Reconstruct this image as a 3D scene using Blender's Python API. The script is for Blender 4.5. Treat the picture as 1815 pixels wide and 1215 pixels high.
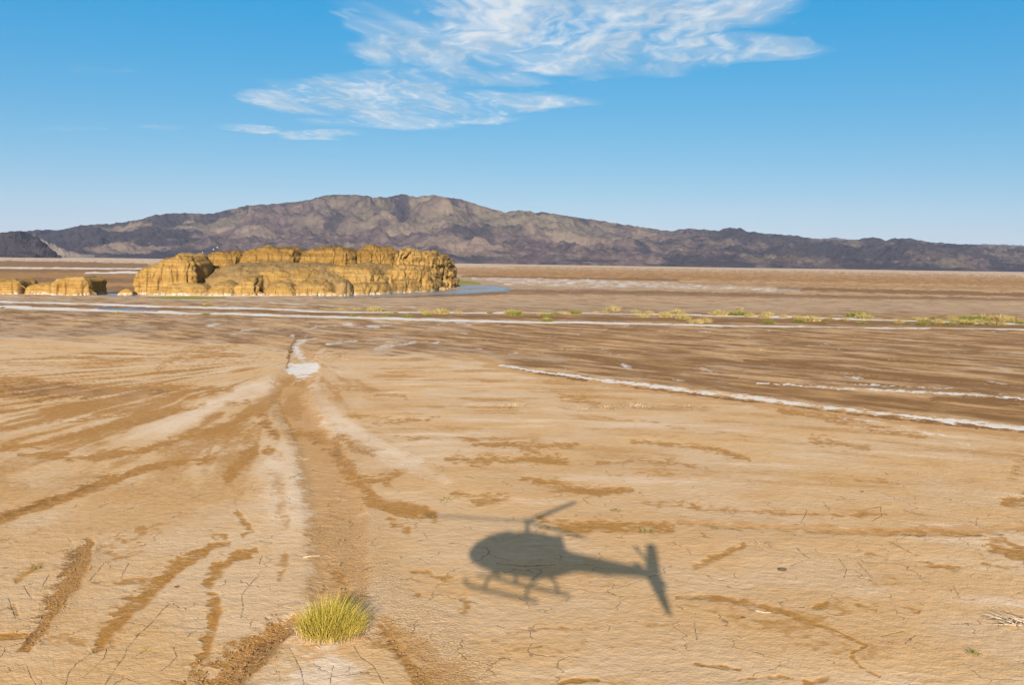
import bpy, math, random
import numpy as np

for o in list(bpy.data.objects):
    bpy.data.objects.remove(o, do_unlink=True)
scene = bpy.context.scene
COL = scene.collection
R = math.radians

# ------------------------------------------------------------------ camera
F = 1664.0                      # focal length in photo pixels (1815 wide)
H = 13.8                        # eye height above the mud flat, metres
PITCH = math.atan(144 / F)
ROLL = math.atan(28 / 1815)
fwd = np.array([0, math.cos(PITCH), -math.sin(PITCH)])
_r0 = np.array([1.0, 0, 0]); _u0 = np.array([0, math.sin(PITCH), math.cos(PITCH)])
rgt = math.cos(ROLL) * _r0 + math.sin(ROLL) * _u0
upv = -math.sin(ROLL) * _r0 + math.cos(ROLL) * _u0
cam_d = bpy.data.cameras.new('camera')
cam_d.sensor_width = 36.0
cam_d.lens = 36.0 * F / 1815
cam_d.clip_start = 0.1
cam_d.clip_end = 60000
cam = bpy.data.objects.new('camera', cam_d)
COL.objects.link(cam)
from mathutils import Matrix, Vector, Euler
M = Matrix(((rgt[0], upv[0], -fwd[0]), (rgt[1], upv[1], -fwd[1]), (rgt[2], upv[2], -fwd[2])))
cam.matrix_world = Matrix.Translation((0, 0, H)) @ M.to_4x4()
scene.camera = cam

# ------------------------------------------------------------------ light
SUN = np.array([-0.0136, -0.9551, 0.2961]); SUN /= np.linalg.norm(SUN)
sun_d = bpy.data.lights.new('sun', 'SUN')
sun_d.energy = 4.0
sun_d.angle = R(0.38)
sun_d.color = (1.0, 0.94, 0.85)
sun = bpy.data.objects.new('sun', sun_d)
COL.objects.link(sun)
sun.rotation_euler = Vector(SUN).to_track_quat('Z', 'Y').to_euler()
sun.location = (0, -60, 60)

scene.view_settings.view_transform = 'Standard'
scene.view_settings.look = 'None'
scene.view_settings.gamma = 1.0
scene.view_settings.use_curve_mapping = False
scene.view_settings.exposure = 1.41
scene.cycles.max_bounces = 4
scene.cycles.diffuse_bounces = 2
scene.cycles.glossy_bounces = 2
scene.cycles.volume_bounces = 0


class NT:
    """small helper round a node tree"""
    def __init__(self, tree):
        self.t = tree; self.n = tree.nodes; self.l = tree.links
        self.n.clear()

    def add(self, kind, **kw):
        nd = self.n.new(kind)
        for k, v in kw.items():
            setattr(nd, k, v)
        return nd

    def link(self, a, b):
        self.l.new(a, b)

    def _set(self, sock, v):
        if hasattr(v, 'is_output'):
            self.l.new(v, sock)
        else:
            if isinstance(v, tuple) and len(v) == 3 and sock.type == 'RGBA':
                v = v + (1.0,)
            sock.default_value = v

    def math(self, op, a, b=0.0, c=None, clamp=False):
        nd = self.add('ShaderNodeMath', operation=op, use_clamp=clamp)
        self._set(nd.inputs[0], a); self._set(nd.inputs[1], b)
        if c is not None:
            self._set(nd.inputs[2], c)
        return nd.outputs[0]

    def mix(self, fac, a, b, blend='MIX'):
        nd = self.add('ShaderNodeMix', data_type='RGBA', blend_type=blend)
        self._set(nd.inputs[0], fac); self._set(nd.inputs[6], a); self._set(nd.inputs[7], b)
        return nd.outputs[2]

    def ramp(self, v, a, b, lo=0.0, hi=1.0):
        nd = self.add('ShaderNodeMapRange', interpolation_type='SMOOTHSTEP')
        self._set(nd.inputs[0], v)
        for i, q in enumerate((a, b, lo, hi)):
            self._set(nd.inputs[1 + i], q)
        return nd.outputs[0]

    def noise(self, vec, scale, detail=4.0, rough=0.55, dist=0.0, dims='3D'):
        nd = self.add('ShaderNodeTexNoise', noise_dimensions=dims)
        if vec is not None:
            self.link(vec, nd.inputs['Vector'])
        nd.inputs['Scale'].default_value = scale
        nd.inputs['Detail'].default_value = detail
        nd.inputs['Roughness'].default_value = rough
        nd.inputs['Distortion'].default_value = dist
        return nd.outputs[0]

    def comb(self, x, y, z=0.0):
        nd = self.add('ShaderNodeCombineXYZ')
        self._set(nd.inputs[0], x); self._set(nd.inputs[1], y); self._set(nd.inputs[2], z)
        return nd.outputs[0]

    def scale(self, vec, s):
        nd = self.add('ShaderNodeVectorMath', operation='MULTIPLY')
        self.link(vec, nd.inputs[0]); nd.inputs[1].default_value = s
        return nd.outputs[0]


# ------------------------------------------------------------------ sky with the high cloud sheet
world = bpy.data.worlds.new('World')
scene.world = world
world.use_nodes = True
world.cycles.sampling_method = 'MANUAL'
world.cycles.sample_map_resolution = 256
W = NT(world.node_tree)
SKY_STRENGTH = 0.055
sky = W.add('ShaderNodeTexSky', sky_type='NISHITA', sun_disc=False)
sky.sun_elevation = math.asin(SUN[2])
sky.sun_rotation = math.atan2(SUN[0], SUN[1])
sky.altitude = 400
sky.air_density = 1.0
sky.dust_density = 0.15
sky.ozone_density = 3.5
geo = W.add('ShaderNodeTexCoord')
sep = W.add('ShaderNodeSeparateXYZ'); W.link(geo.outputs['Generated'], sep.inputs[0])
dx, dy, dz = sep.outputs
zc = W.math('MAXIMUM', dz, 0.02)
cx = W.math('DIVIDE', dx, zc); cy = W.math('DIVIDE', dy, zc)      # point on a flat cloud sheet of height 1
P = W.comb(cx, cy)
warp = W.noise(P, 0.9, 3.0, 0.6, dims='2D')
warpv = W.math('SUBTRACT', warp, 0.5)
cxw = W.math('MULTIPLY_ADD', warpv, 0.50, cx); cyw = W.math('MULTIPLY_ADD', warpv, 0.9, cy)
# banks of cloud on that sheet: (centre x, centre y, half x, half y, shear, strength)
BANKS = [
    (0.24, 3.85, 0.95, 1.05, 0.05, 1.08),
    (-0.30, 4.60, 0.62, 0.75, 0.10, 0.95),
    (0.84, 4.48, 0.72, 0.36, 0.05, 1.00),
    (0.35, 4.80, 0.80, 0.42, 0.10, 0.90),
    (-0.95, 5.90, 0.95, 0.80, 0.35, 0.98),
    (-0.45, 5.35, 0.70, 0.50, 0.20, 0.90),
    (-0.20, 6.15, 0.90, 0.52, 0.25, 0.95),
    (-0.75, 6.85, 1.00, 0.48, 0.15, 0.92),
    (-1.58, 7.70, 0.50, 0.40, 0.40, 0.92),
    (-2.06, 7.42, 0.30, 0.34, 0.0, 0.92),
    (-2.68, 7.50, 0.30, 0.25, 0.0, 0.66),
    (-2.25, 5.21, 0.30, 0.18, 0.0, 0.60),
    (-3.61, 7.50, 0.60, 0.25, 0.0, 0.56),
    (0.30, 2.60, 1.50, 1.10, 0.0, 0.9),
]
mask = None
for (bx, by, hx, hy, sh, st) in BANKS:
    u = W.math('SUBTRACT', cxw, bx); v = W.math('SUBTRACT', cyw, by)
    v = W.math('MULTIPLY_ADD', u, sh, v)
    u2 = W.math('POWER', W.math('ABSOLUTE', W.math('DIVIDE', u, hx)), 2.0)
    v2 = W.math('POWER', W.math('ABSOLUTE', W.math('DIVIDE', v, hy)), 2.0)
    m = W.math('MULTIPLY', W.ramp(W.math('SQRT', W.math('ADD', u2, v2)), 1.3, 0.5), st)
    mask = m if mask is None else W.math('MAXIMUM', mask, m)
# unseen cloud cover high overhead, added for neutral fill light
fill_cloud = W.noise(P, 0.35, 3.0, 0.5, dims='2D')
mask = W.math('MAXIMUM', mask, W.math('MULTIPLY', W.ramp(fill_cloud, 0.25, 0.50, 0.0, 1.02), W.ramp(dz, 0.26, 0.40)))
Pw = W.comb(W.math('MULTIPLY', cxw, 1.0), W.math('MULTIPLY', cyw, 0.42))
big = W.noise(Pw, 2.8, 4.0, 0.52, 0.0, dims='2D')
fine = W.noise(Pw, 13.0, 4.0, 0.52, 0.0, dims='2D')
dens = W.math('ADD', W.math('MULTIPLY', big, 0.52), W.math('MULTIPLY', fine, 0.48))
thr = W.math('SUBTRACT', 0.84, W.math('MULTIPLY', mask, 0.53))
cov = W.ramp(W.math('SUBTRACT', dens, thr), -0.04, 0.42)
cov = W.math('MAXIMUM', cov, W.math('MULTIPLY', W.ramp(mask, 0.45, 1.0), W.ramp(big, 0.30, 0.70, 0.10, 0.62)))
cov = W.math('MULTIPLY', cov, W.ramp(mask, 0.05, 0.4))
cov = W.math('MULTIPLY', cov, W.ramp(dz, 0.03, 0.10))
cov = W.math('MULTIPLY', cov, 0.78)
gm = W.add('ShaderNodeGamma'); W.link(sky.outputs[0], gm.inputs['Color']); gm.inputs['Gamma'].default_value = 1.0
hs = W.add('ShaderNodeHueSaturation')
W.link(gm.outputs[0], hs.inputs['Color'])
hs.inputs['Saturation'].default_value = 1.40
hs.inputs['Hue'].default_value = 0.5
skyc = W.mix(1.0, hs.outputs[0], (0.60, 0.71, 0.71), 'MULTIPLY')
# the film's rendering of the blue: flatter towards the horizon
sc = W.add('ShaderNodeSeparateColor'); W.link(skyc, sc.inputs[0])
cc = W.add('ShaderNodeCombineColor')
for i, (g, k) in enumerate(((0.70, 1.44), (0.50, 1.84), (0.30, 3.15))):
    W.link(W.math('MULTIPLY', W.math('POWER', W.math('MAXIMUM', sc.outputs[i], 0.001), g), k), cc.inputs[i])
skyc = cc.outputs[0]
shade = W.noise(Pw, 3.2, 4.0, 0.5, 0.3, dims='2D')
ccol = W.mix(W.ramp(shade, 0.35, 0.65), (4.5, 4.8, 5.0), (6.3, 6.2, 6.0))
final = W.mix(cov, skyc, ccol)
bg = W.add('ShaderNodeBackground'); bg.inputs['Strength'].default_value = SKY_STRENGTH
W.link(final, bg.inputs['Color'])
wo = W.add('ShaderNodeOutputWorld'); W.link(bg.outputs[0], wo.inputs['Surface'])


# ------------------------------------------------------------------ helpers: survey of the flat
def ray(px, py):
    return fwd * F + rgt * (px - 907.5) - upv * (py - 607.5)


def at(px, py, z=0.0):
    """point of the level z seen in the photograph at px, py"""
    d = ray(px, py)
    return np.array([0, 0, H]) + d * ((z - H) / d[2])


def hor(px):
    return 449.0 + px * 28.0 / 1815


def wx(px, Y):
    return Y * (px - 909.5) / F


def wz(px, py, Y):
    return H + (hor(px) - py) * Y / F


def ed(p):
    """bearing / depression chart of the ground plane"""
    return F * p[0] / p[1], F * H / p[1]


def smooth(x, a, b):
    t = np.clip((x - a) / (b - a), 0, 1)
    return t * t * (3 - 2 * t)


_rng = np.random.default_rng(7)
PERM = np.concatenate([_rng.permutation(1024)] * 3).astype(np.int32)
_ga = _rng.uniform(0, 2 * math.pi, 1024)
G2 = np.stack([np.cos(_ga), np.sin(_ga)], -1).astype(np.float32)
_g3 = _rng.normal(size=(1024, 3)); G3 = (_g3 / np.linalg.norm(_g3, axis=1)[:, None]).astype(np.float32)


def gn2(x, y):
    xi = np.floor(x).astype(np.int64); yi = np.floor(y).astype(np.int64)
    xf = (x - xi).astype(np.float32); yf = (y - yi).astype(np.float32)
    xi = (xi & 1023).astype(np.int32); yi = (yi & 1023).astype(np.int32)
    u = xf * xf * xf * (xf * (xf * 6 - 15) + 10); v = yf * yf * yf * (yf * (yf * 6 - 15) + 10)

    def g(i, j):
        k = PERM[PERM[(xi + i) & 1023] + ((yi + j) & 1023)]
        gg = G2[k]
        return gg[..., 0] * (xf - i) + gg[..., 1] * (yf - j)
    a = g(0, 0); b = g(1, 0); c = g(0, 1); d = g(1, 1)
    a = a + u * (b - a); c = c + u * (d - c)
    return (a + v * (c - a)) * 1.5


def fbm2(x, y, octv=4, rough=0.5, seed=0):
    s = 0.0; amp = 1.0; tot = 0.0
    x = np.asarray(x, np.float64) + seed * 37.31; y = np.asarray(y, np.float64) - seed * 19.77
    for i in range(octv):
        s = s + amp * gn2(x, y); tot += amp
        amp *= rough
        x, y = (x * 1.62 + y * 1.21) + 5.3, (y * 1.62 - x * 1.21) + 9.1
    return s / tot


def gn3(x, y, z):
    xi = np.floor(x).astype(np.int64); yi = np.floor(y).astype(np.int64); zi = np.floor(z).astype(np.int64)
    xf = x - xi; yf = y - yi; zf = z - zi
    q = lambda t: t * t * t * (t * (t * 6 - 15) + 10)
    u, v, w = q(xf), q(yf), q(zf)

    def g(i, j, k):
        h = PERM[PERM[PERM[(xi + i) & 1023] + ((yi + j) & 1023)] + ((zi + k) & 1023)]
        gg = G3[h]
        return gg[..., 0] * (xf - i) + gg[..., 1] * (yf - j) + gg[..., 2] * (zf - k)
    L = lambda a, b, t: a + t * (b - a)
    return 1.6 * L(L(L(g(0, 0, 0), g(1, 0, 0), u), L(g(0, 1, 0), g(1, 1, 0), u), v),
                   L(L(g(0, 0, 1), g(1, 0, 1), u), L(g(0, 1, 1), g(1, 1, 1), u), v), w)


def fbm3(p, f, octv=4, rough=0.5, seed=0):
    x, y, z = (p[..., i] * f + seed * (11.3 + i * 7.7) for i in range(3))
    s = 0; a = 1.0; t = 0
    for i in range(octv):
        s = s + a * gn3(x, y, z); t += a; a *= rough
        x, y, z = x * 2.03 + 3.1, y * 2.03 + 1.7, z * 2.03 + 8.2
    return s / t


def mesh_from(name, verts, faces, smooth_shade=True):
    """quads or triangles given as an integer array"""
    me = bpy.data.meshes.new(name)
    verts = np.asarray(verts, np.float32); faces = np.asarray(faces, np.int32)
    k = faces.shape[1]
    me.vertices.add(len(verts)); me.vertices.foreach_set('co', verts.ravel())
    me.loops.add(faces.size); me.loops.foreach_set('vertex_index', faces.ravel())
    me.polygons.add(len(faces))
    me.polygons.foreach_set('loop_start', np.arange(0, faces.size, k, dtype=np.int32))
    me.polygons.foreach_set('loop_total', np.full(len(faces), k, np.int32))
    me.polygons.foreach_set('use_smooth', np.full(len(faces), smooth_shade, bool))
    me.update(); me.validate()
    return me


def obj(name, me, mat=None, parent=None, loc=None):
    o = bpy.data.objects.new(name, me)
    COL.objects.link(o)
    if mat is not None and me is not None and not me.materials:
        me.materials.append(mat)
    if parent is not None:
        o.parent = parent
    if loc is not None:
        o.location = loc
    return o


def tag(o, label=None, cat=None, group=None, kind=None):
    if label: o['label'] = label
    if cat: o['category'] = cat
    if group: o['group'] = group
    if kind: o['kind'] = kind
    return o


def empty(name, loc=(0, 0, 0), rot=(0, 0, 0)):
    o = bpy.data.objects.new(name, None)
    COL.objects.link(o); o.location = loc; o.rotation_euler = rot
    o.empty_display_size = 0.3
    return o


def grid_faces(nr, nc, off=0):
    i = np.arange(nr - 1)[:, None] * nc + np.arange(nc - 1)[None, :]
    return np.stack([i, i + 1, i + nc + 1, i + nc], -1).reshape(-1, 4) + off


def attr(me, name, arr):
    a = me.color_attributes.new(name, 'FLOAT_COLOR', 'POINT')
    a.data.foreach_set('color', np.asarray(arr, np.float32).ravel())


def new_mat(name):
    m = bpy.data.materials.new(name); m.use_nodes = True
    return m, NT(m.node_tree)


def finish(t, color, rough=0.9, bump=None, bump_s=0.3, bump_d=0.1, spec=0.3):
    b = t.add('ShaderNodeBsdfPrincipled')
    t._set(b.inputs['Base Color'], color); t._set(b.inputs['Roughness'], rough)
    b.inputs['Specular IOR Level'].default_value = spec if not hasattr(spec, 'is_output') else 0.5
    if hasattr(spec, 'is_output'):
        t.link(spec, b.inputs['Specular IOR Level'])
    if bump is not None:
        bn = t.add('ShaderNodeBump'); bn.inputs['Strength'].default_value = bump_s
        bn.inputs['Distance'].default_value = bump_d
        t.link(bump, bn.inputs['Height']); t.link(bn.outputs[0], b.inputs['Normal'])
    o = t.add('ShaderNodeOutputMaterial'); t.link(b.outputs[0], o.inputs['Surface'])
    return b


def plain(name, col, rough=0.6, metal=0.0, var=0.12, sc=6.0):
    m, t = new_mat(name)
    tc = t.add('ShaderNodeTexCoord')
    n = t.noise(tc.outputs['Object'], sc, 4.0)
    c = t.mix(n, tuple(k * (1 - var) for k in col), tuple(min(1, k * (1 + var)) for k in col))
    b = finish(t, c, rough)
    b.inputs['Metallic'].default_value = metal
    return m


# ------------------------------------------------------------------ ground: mud flat
def ground():
    e = np.concatenate([np.linspace(-1180, -960, 60, endpoint=False), np.linspace(-960, 960, 1180), np.linspace(960, 1180, 61)[1:]])
    d = np.concatenate([np.geomspace(1.15, 10, 70, endpoint=False), np.linspace(10, 800, 640, endpoint=False), np.geomspace(800, F * H / 0.6, 26)])
    E_, D_ = np.meshgrid(e, d)
    Y = F * H / D_; X = E_ * Y / F
    nr, nc = E_.shape

    # ---- hand survey: strokes on the flat, points are photo pixels with a half width
    stroke_sum = {}

    def stroke(mask, amp, pts, soft=4.0, na=0.5, mode='max'):
        w = [p[2] if len(p) > 2 else 3.0 for p in pts]
        q = [ed(at(p[0], p[1])) for p in pts]
        m = max(w) * 3.4 + soft * 2 + 14
        lo_e = min(a for a, b in q) - m; hi_e = max(a for a, b in q) + m
        lo_d = min(b for a, b in q) - m; hi_d = max(b for a, b in q) + m
        c0, c1 = np.searchsorted(e, (lo_e, hi_e)); r0, r1 = np.searchsorted(d, (lo_d, hi_d))
        if c1 <= c0 or r1 <= r0:
            return
        sl = (slice(r0, r1), slice(c0, c1))
        ee = E_[sl] + NWX[sl] * (4.0 + .6 * np.mean(w)); dd = D_[sl] + NWY[sl] * np.minimum(4.0 + np.mean(w), (0.02 * D_[sl] + 0.3) * (1 + .1 * np.mean(w)))
        if mask in ('dip', 'crackline'):
            ee = E_[sl] + (0 if mask == 'dip' else 1.5 * NWX[sl]); dd = D_[sl]
        best = np.zeros(ee.shape, np.float32)
        if len(q) == 1:
            q = q + [(q[0][0] + 0.1, q[0][1])]; w = w + w
        for (a, b), (a2, b2), w1, w2 in zip(q[:-1], q[1:], w[:-1], w[1:]):
            vx, vy = a2 - a, b2 - b
            L = vx * vx + vy * vy + 1e-6
            t = np.clip(((ee - a) * vx + (dd - b) * vy) / L, 0, 1)
            dist = np.hypot(ee - a - t * vx, dd - b - t * vy)
            ww = (w1 + (w2 - w1) * t) * (0.55 if mask == 'salt' and np.mean(w) < 10 else 0.95) + (0.2 if mask == 'salt' else 0.3) * soft
            best = np.maximum(best, 1 - smooth(dist / ww * (1 - 0.35 * na * NE[sl]), 0.1, 1.9))
            if mask == 'damp':
                best = np.maximum(best, 0.40 * (1 - smooth(dist / ww, 0.4, 3.2)))
        if mode == 'max':
            MK[mask][sl] = np.maximum(MK[mask][sl], best * amp)
        else:
            MK[mask][sl] *= 1 - amp * smooth(best, .2, .6); BK[mask][sl] *= 1 - amp * smooth(best, .2, .6)

    near = smooth(D_, 60, 260)                    # 0 far .. 1 near
    # noise fields in world metres
    n05 = fbm2(X / 0.55, Y / 0.55, 3, 0.6, 1)
    n2 = fbm2(X / 2.2, Y / 2.2, 4, 0.55, 2)
    n8 = fbm2(X / 9.0, Y / 9.0, 5, 0.55, 3)
    n40 = fbm2(X / 45.0, Y / 45.0, 5, 0.55, 4)
    n25 = fbm2(X / 24.0, Y / 40.0, 5, 0.6, 5)
    NE = (near * (0.55 * n2 + 0.75 * n05) + (1 - near) * (n8 + 0.4 * n2)) * 1.3
    NWX = near * (n2 * 1.2 + n05) + (1 - near) * n8 * 2
    NWY = near * (fbm2(X / 1.7, Y / 1.7, 3, 0.6, 8)) + (1 - near) * n25
    # streams fan out from the mouth of the channel
    A = at(552, 632)
    th = np.arctan2(X - A[0], -(Y - A[1])); rr = np.hypot(X - A[0], Y - A[1])
    fan = fbm2(th * 9 + 0.5 * n40, np.log(rr + 6) * 1.6, 5, 0.6, 11)
    fan2 = fbm2(th * 26 + 0.4 * n8, np.log(rr + 6) * 2.4, 4, 0.6, 12)
    arc = Y + 0.006 * (X - 2) ** 2 + 0.8 * n8
    onr = smooth(E_, -330, -200)
    fan = fan * (1 - onr) + onr * fbm2(X / 17.0, arc / 4.6, 5, 0.6, 13)
    fan2 = fan2 * (1 - onr) + onr * fbm2(X / 8.0, arc / 1.9, 4, 0.6, 14)

    Z0 = lambda: np.zeros((nr, nc), np.float32)
    MK = {k: Z0() for k in ('damp', 'dark', 'grey', 'salt', 'orange', 'wet', 'green', 'crack', 'dip', 'pale', 'rough')}

    def bound(pts):
        q = sorted(ed(at(*p)) for p in pts)
        return np.interp(E_, [a for a, b in q], [b for a, b in q])

    # ---- zones by depth
    lower = bound([(-300, 603), (0, 604), (250, 603), (400, 608), (480, 626), (560, 624), (650, 624), (760, 634), (890, 650), (1100, 683),
                   (1300, 705), (1500, 735), (1650, 748), (1815, 772), (2100, 800)])
    wob = n25 * 14 + n8 * 14 + fan * 16
    mid = smooth(lower - D_ + wob * np.clip(D_ / 220, 0.15, 1), -9, 10)
    rightness = smooth(E_, -260, 150)
    far = smooth(80 - D_, -6, 8)
    # streak texture of the middle flat
    U = (X - 0.9 * Y) * 0.74; V = (0.9 * X + Y) * 0.74
    st1 = (1 - rightness) * fbm2(X / 7.0 + 0.25 * Y / 7.0, Y / 16.0 + 0.3 * n8, 5, 0.62, 21) + rightness * fbm2(U / 26.0, V / 5.0 + 0.3 * n8, 5, 0.62, 21)
    st2 = (1 - rightness) * fbm2(X / 16.0 + 0.1 * Y / 16, Y / 30.0, 5, 0.6, 22) + rightness * fbm2(U / 60.0, V / 11.0, 5, 0.6, 22)
    MK['dark'] = np.maximum(MK['dark'], mid * (0.62 + 0.55 * st1 + 0.35 * st2 + 0.12 * rightness))
    MK['grey'] = mid * np.clip(0.30 - 0.42 * rightness + 1.0 * st2 + 0.7 * fbm2(X / 4.0, Y / 14.0, 4, 0.6, 23), 0, 1)
    MK['salt'] = mid * smooth(fbm2(X / 5.0, Y / 13.0, 5, 0.62, 24) + 0.35 * st2 + 0.16 * np.exp(-((E_ + 300) / 320) ** 2) * smooth(D_, 90, 110), 0.24, 0.50) * 0.62
    MK['orange'] = mid * smooth(fbm2(U / 22.0, V / 5.0, 4, 0.6, 25) + .1 * rightness, 0.05, 0.40) * 0.9
    MK['dark'] = MK['dark'] * (1 - .45 * MK['orange'])
    # near field: fan streaks of damp sand over the pale crust
    upper = smooth(430 - D_, -170, 200) * (1 - mid)
    leftfan = smooth(-E_, 300, 560)
    s = 1.05 * fan + 0.65 * fan2 + 0.22 * n2 + 0.18 * n05 + 0.25 * n8
    MK['damp'] = np.maximum(MK['damp'], upper * smooth(s + 0.22 * leftfan * smooth(D_, 170, 260) + 0.03, 0.02, 0.40) * (0.56 + 0.34 * leftfan + 0.3 * n8))
    lowr = (1 - upper) * (1 - mid)
    MK['damp'] = np.maximum(MK['damp'], lowr * smooth(n8 * 0.8 + 0.45 * n2 + 0.5 * n05, 0.20, 0.58) * 0.62)
    MK['orange'] = np.maximum(MK['orange'], (1 - mid) * np.clip(0.28 + 0.8 * n40 + 0.7 * fan + 0.7 * n8 + .3 * n2, 0, 1) * (0.6 + 0.4 * upper) * 0.9)
    MK['pale'] = (1 - mid) * smooth(-0.8 * fan - 0.7 * fan2 * upper + .3 * n8, .08, .5) * .8
    BK = {k: np.clip(MK[k], 0, 1) for k in MK}
    MK = {k: Z0() for k in MK}
    MK['crackline'] = Z0()

    S = stroke
    # left fan
    S('dark', .5, [(-40, 935, 6), (0, 921, 6), (60, 900, 6), (120, 881, 6), (200, 851, 5), (265, 829, 3)], 5, .6)
    S('damp', 1.0, [(-40, 935, 9), (0, 921, 9), (60, 900, 9), (120, 881, 9), (200, 851, 8), (265, 829, 6), (330, 819, 4), (380, 812, 3)], 4, .35)
    S('damp', .85, [(30, 805, 4), (150, 813, 7), (270, 795, 6), (330, 775, 7), (400, 757, 13), (440, 738, 11)], 5, .9)
    S('damp', .85, [(-20, 800, 5), (70, 786, 7), (200, 757, 6), (270, 742, 6), (330, 725, 5), (400, 715, 4), (440, 712, 4)], 5, .9)
    S('damp', .7, [(-20, 762, 4), (120, 748, 4), (220, 735, 4), (320, 722, 3)], 4, .9)
    S('damp', .9, [(-30, 690, 26), (60, 690, 22), (130, 692, 14), (200, 695, 9), (260, 690, 7), (340, 690, 5), (410, 693, 3)], 9, .8)
    S('dark', .55, [(-30, 692, 18), (60, 692, 16), (130, 694, 11), (200, 696, 7), (300, 696, 3)], 10, .9)
    S('grey', .45, [(40, 690, 10), (130, 694, 8), (200, 696, 6), (300, 697, 3)], 6, 1.2)
    S('damp', .8, [(-30, 732, 5), (100, 720, 5), (180, 708, 4)], 5, .7)
    S('damp', .6, [(0, 640, 4), (120, 632, 3), (220, 640, 4), (300, 625, 4), (420, 612, 4)], 5, .9)
    S('damp', .6, [(280, 655, 6), (300, 640, 8), (330, 625, 5)], 5, .7)
    S('damp', .65, [(330, 640, 4), (360, 625, 7), (400, 620, 5)], 5, .7)
    S('damp', .85, [(405, 845, 8), (425, 825, 12), (450, 798, 12)], 7, .6)
    S('damp', .75, [(365, 812, 6), (372, 790, 9), (380, 775, 6)], 6, .7)
    S('damp', .8, [(478, 800, 9), (495, 812, 9)], 7, .8)
    S('dark', .5, [(478, 735, 7), (473, 750, 11), (488, 770, 8)], 8, .9)
    S('damp', .7, [(470, 735, 9), (468, 750, 14), (490, 772, 10)], 8, .9)
    # the channel: smooth orange sand, sunk a little
    CH = [(540, 640, 17), (525, 672, 22), (513, 692, 25), (518, 722, 27), (535, 750, 27), (552, 775, 26), (570, 820, 36), (588, 870, 44),
          (598, 930, 46), (603, 990, 46), (600, 1050, 46)]
    S('orange', 1.5, CH, 8, .1)
    S('damp', .24, [(x, y, w * .85) for x, y, w in CH], 12, .4)
    S('dip', 1.0, [(x, y, w * 0.9) for x, y, w in CH], 26, .1)
    for k in ('dark', 'grey', 'pale'):
        S(k, .9, [(x, y, w * .8) for x, y, w in CH], 14, .2, mode='erase')
    S('pale', .85, [(484, 678, 12), (450, 692, 15), (415, 703, 11), (370, 714, 7)], 10, .4)
    S('pale', .75, [(558, 690, 13), (575, 720, 17), (605, 748, 16), (660, 785, 14), (740, 825, 14)], 10, .5)
    S('pale', .55, [(512, 800, 10), (520, 830, 12)], 10, .5)
    S('pale', .6, [(540, 700, 8), (560, 730, 10), (600, 760, 10), (660, 800, 10), (720, 830, 12), (790, 850, 14)], 12, .6)
    S('pale', .35, [(520, 790, 10), (530, 850, 10), (535, 900, 10)], 12, .8)
    S('damp', .75, [(600, 1010, 10), (610, 1060, 16)], 12, .6)
    S('damp', .7, [(497, 690, 4), (497, 720, 4), (515, 755, 5), (525, 775, 4)], 5, .5)
    S('damp', .85, [(520, 762, 4), (560, 770, 8), (590, 790, 15), (606, 815, 17), (625, 842, 15), (648, 868, 12), (660, 882, 8)], 8, .8)
    S('dark', .5, [(560, 772, 5), (592, 792, 9), (610, 818, 10), (630, 845, 9), (652, 872, 7)], 9, 1.0)
    S('damp', .9, [(605, 772, 7), (640, 795, 9), (668, 808, 4)], 6, .9)
    S('rough', .9, [(590, 785, 16), (610, 820, 17), (640, 800, 12), (668, 808, 6)], 10, .6)
    S('damp', .7, [(650, 850, 8), (690, 850, 10), (722, 832, 4)], 6, .7)
    S('dark', .45, [(585, 743, 1.5), (605, 753, 1.5), (630, 770, 2)], 3, .6)
    S('damp', .75, [(494, 845, 11), (497, 880, 11), (501, 905, 11), (508, 932, 9)], 6, .5)
    S('damp', .65, [(505, 985, 9), (507, 1000, 8), (498, 1022, 6)], 5, .5)
    S('damp', .85, [(650, 885, 8), (690, 897, 13), (735, 908, 17), (765, 915, 12)], 7, .7)
    S('damp', .7, [(695, 925, 9), (725, 940, 6)], 6, .8)
    S('damp', .65, [(735, 1015, 4), (800, 1026, 6)], 5, .9)
    S('damp', .8, [(742, 1052, 6)], 5, .6)
    S('damp', .65, [(822, 1065, 10), (828, 1080, 8)], 6, .8)
    # round the tussock
    S('orange', .9, [(690, 1105, 10), (740, 1155, 24), (800, 1225, 52)], 16, .4)
    S('damp', .5, [(690, 1110, 8), (740, 1165, 16), (790, 1225, 26)], 14, .9)
    S('rough', .9, [(620, 950, 50), (640, 1020, 60), (690, 1080, 50), (760, 1130, 60), (820, 1225, 70)], 40, .2)
    S('damp', 1.2, [(518, 1102, 14), (478, 1135, 26), (435, 1172, 34), (378, 1222, 46)], 7, .3)
    S('dark', .45, [(510, 1110, 7), (470, 1145, 15), (425, 1185, 18), (378, 1226, 24)], 12, .9)
    S('rough', 1.0, [(518, 1100, 18), (478, 1135, 30), (435, 1172, 36), (378, 1222, 50)], 20, .2)
    S('pale', .95, [(560, 1160, 40), (570, 1225, 90)], 20, .1)
    S('dip', .8, [(518, 1100, 8), (478, 1135, 14), (435, 1172, 18), (378, 1222, 26)], 14, .2)
    S('damp', .8, [(668, 1106, 6), (695, 1140, 11), (735, 1190, 16), (770, 1235, 20)], 9, .6)
    S('dark', .5, [(668, 1105, 3), (700, 1150, 4), (735, 1205, 5)], 6, .6)
    # lower left
    S('damp', 1.0, [(160, 966, 6), (143, 998, 17), (127, 1030, 20), (98, 1065, 16), (75, 1105, 14), (45, 1152, 7)], 6, .4)
    S('dark', .6, [(140, 985, 4), (112, 1015, 6), (88, 1060, 8), (66, 1105, 8), (42, 1150, 4)], 7, .8)
    S('rough', 1.0, [(150, 990, 24), (110, 1050, 24), (60, 1130, 20)], 10, .3)
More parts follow.
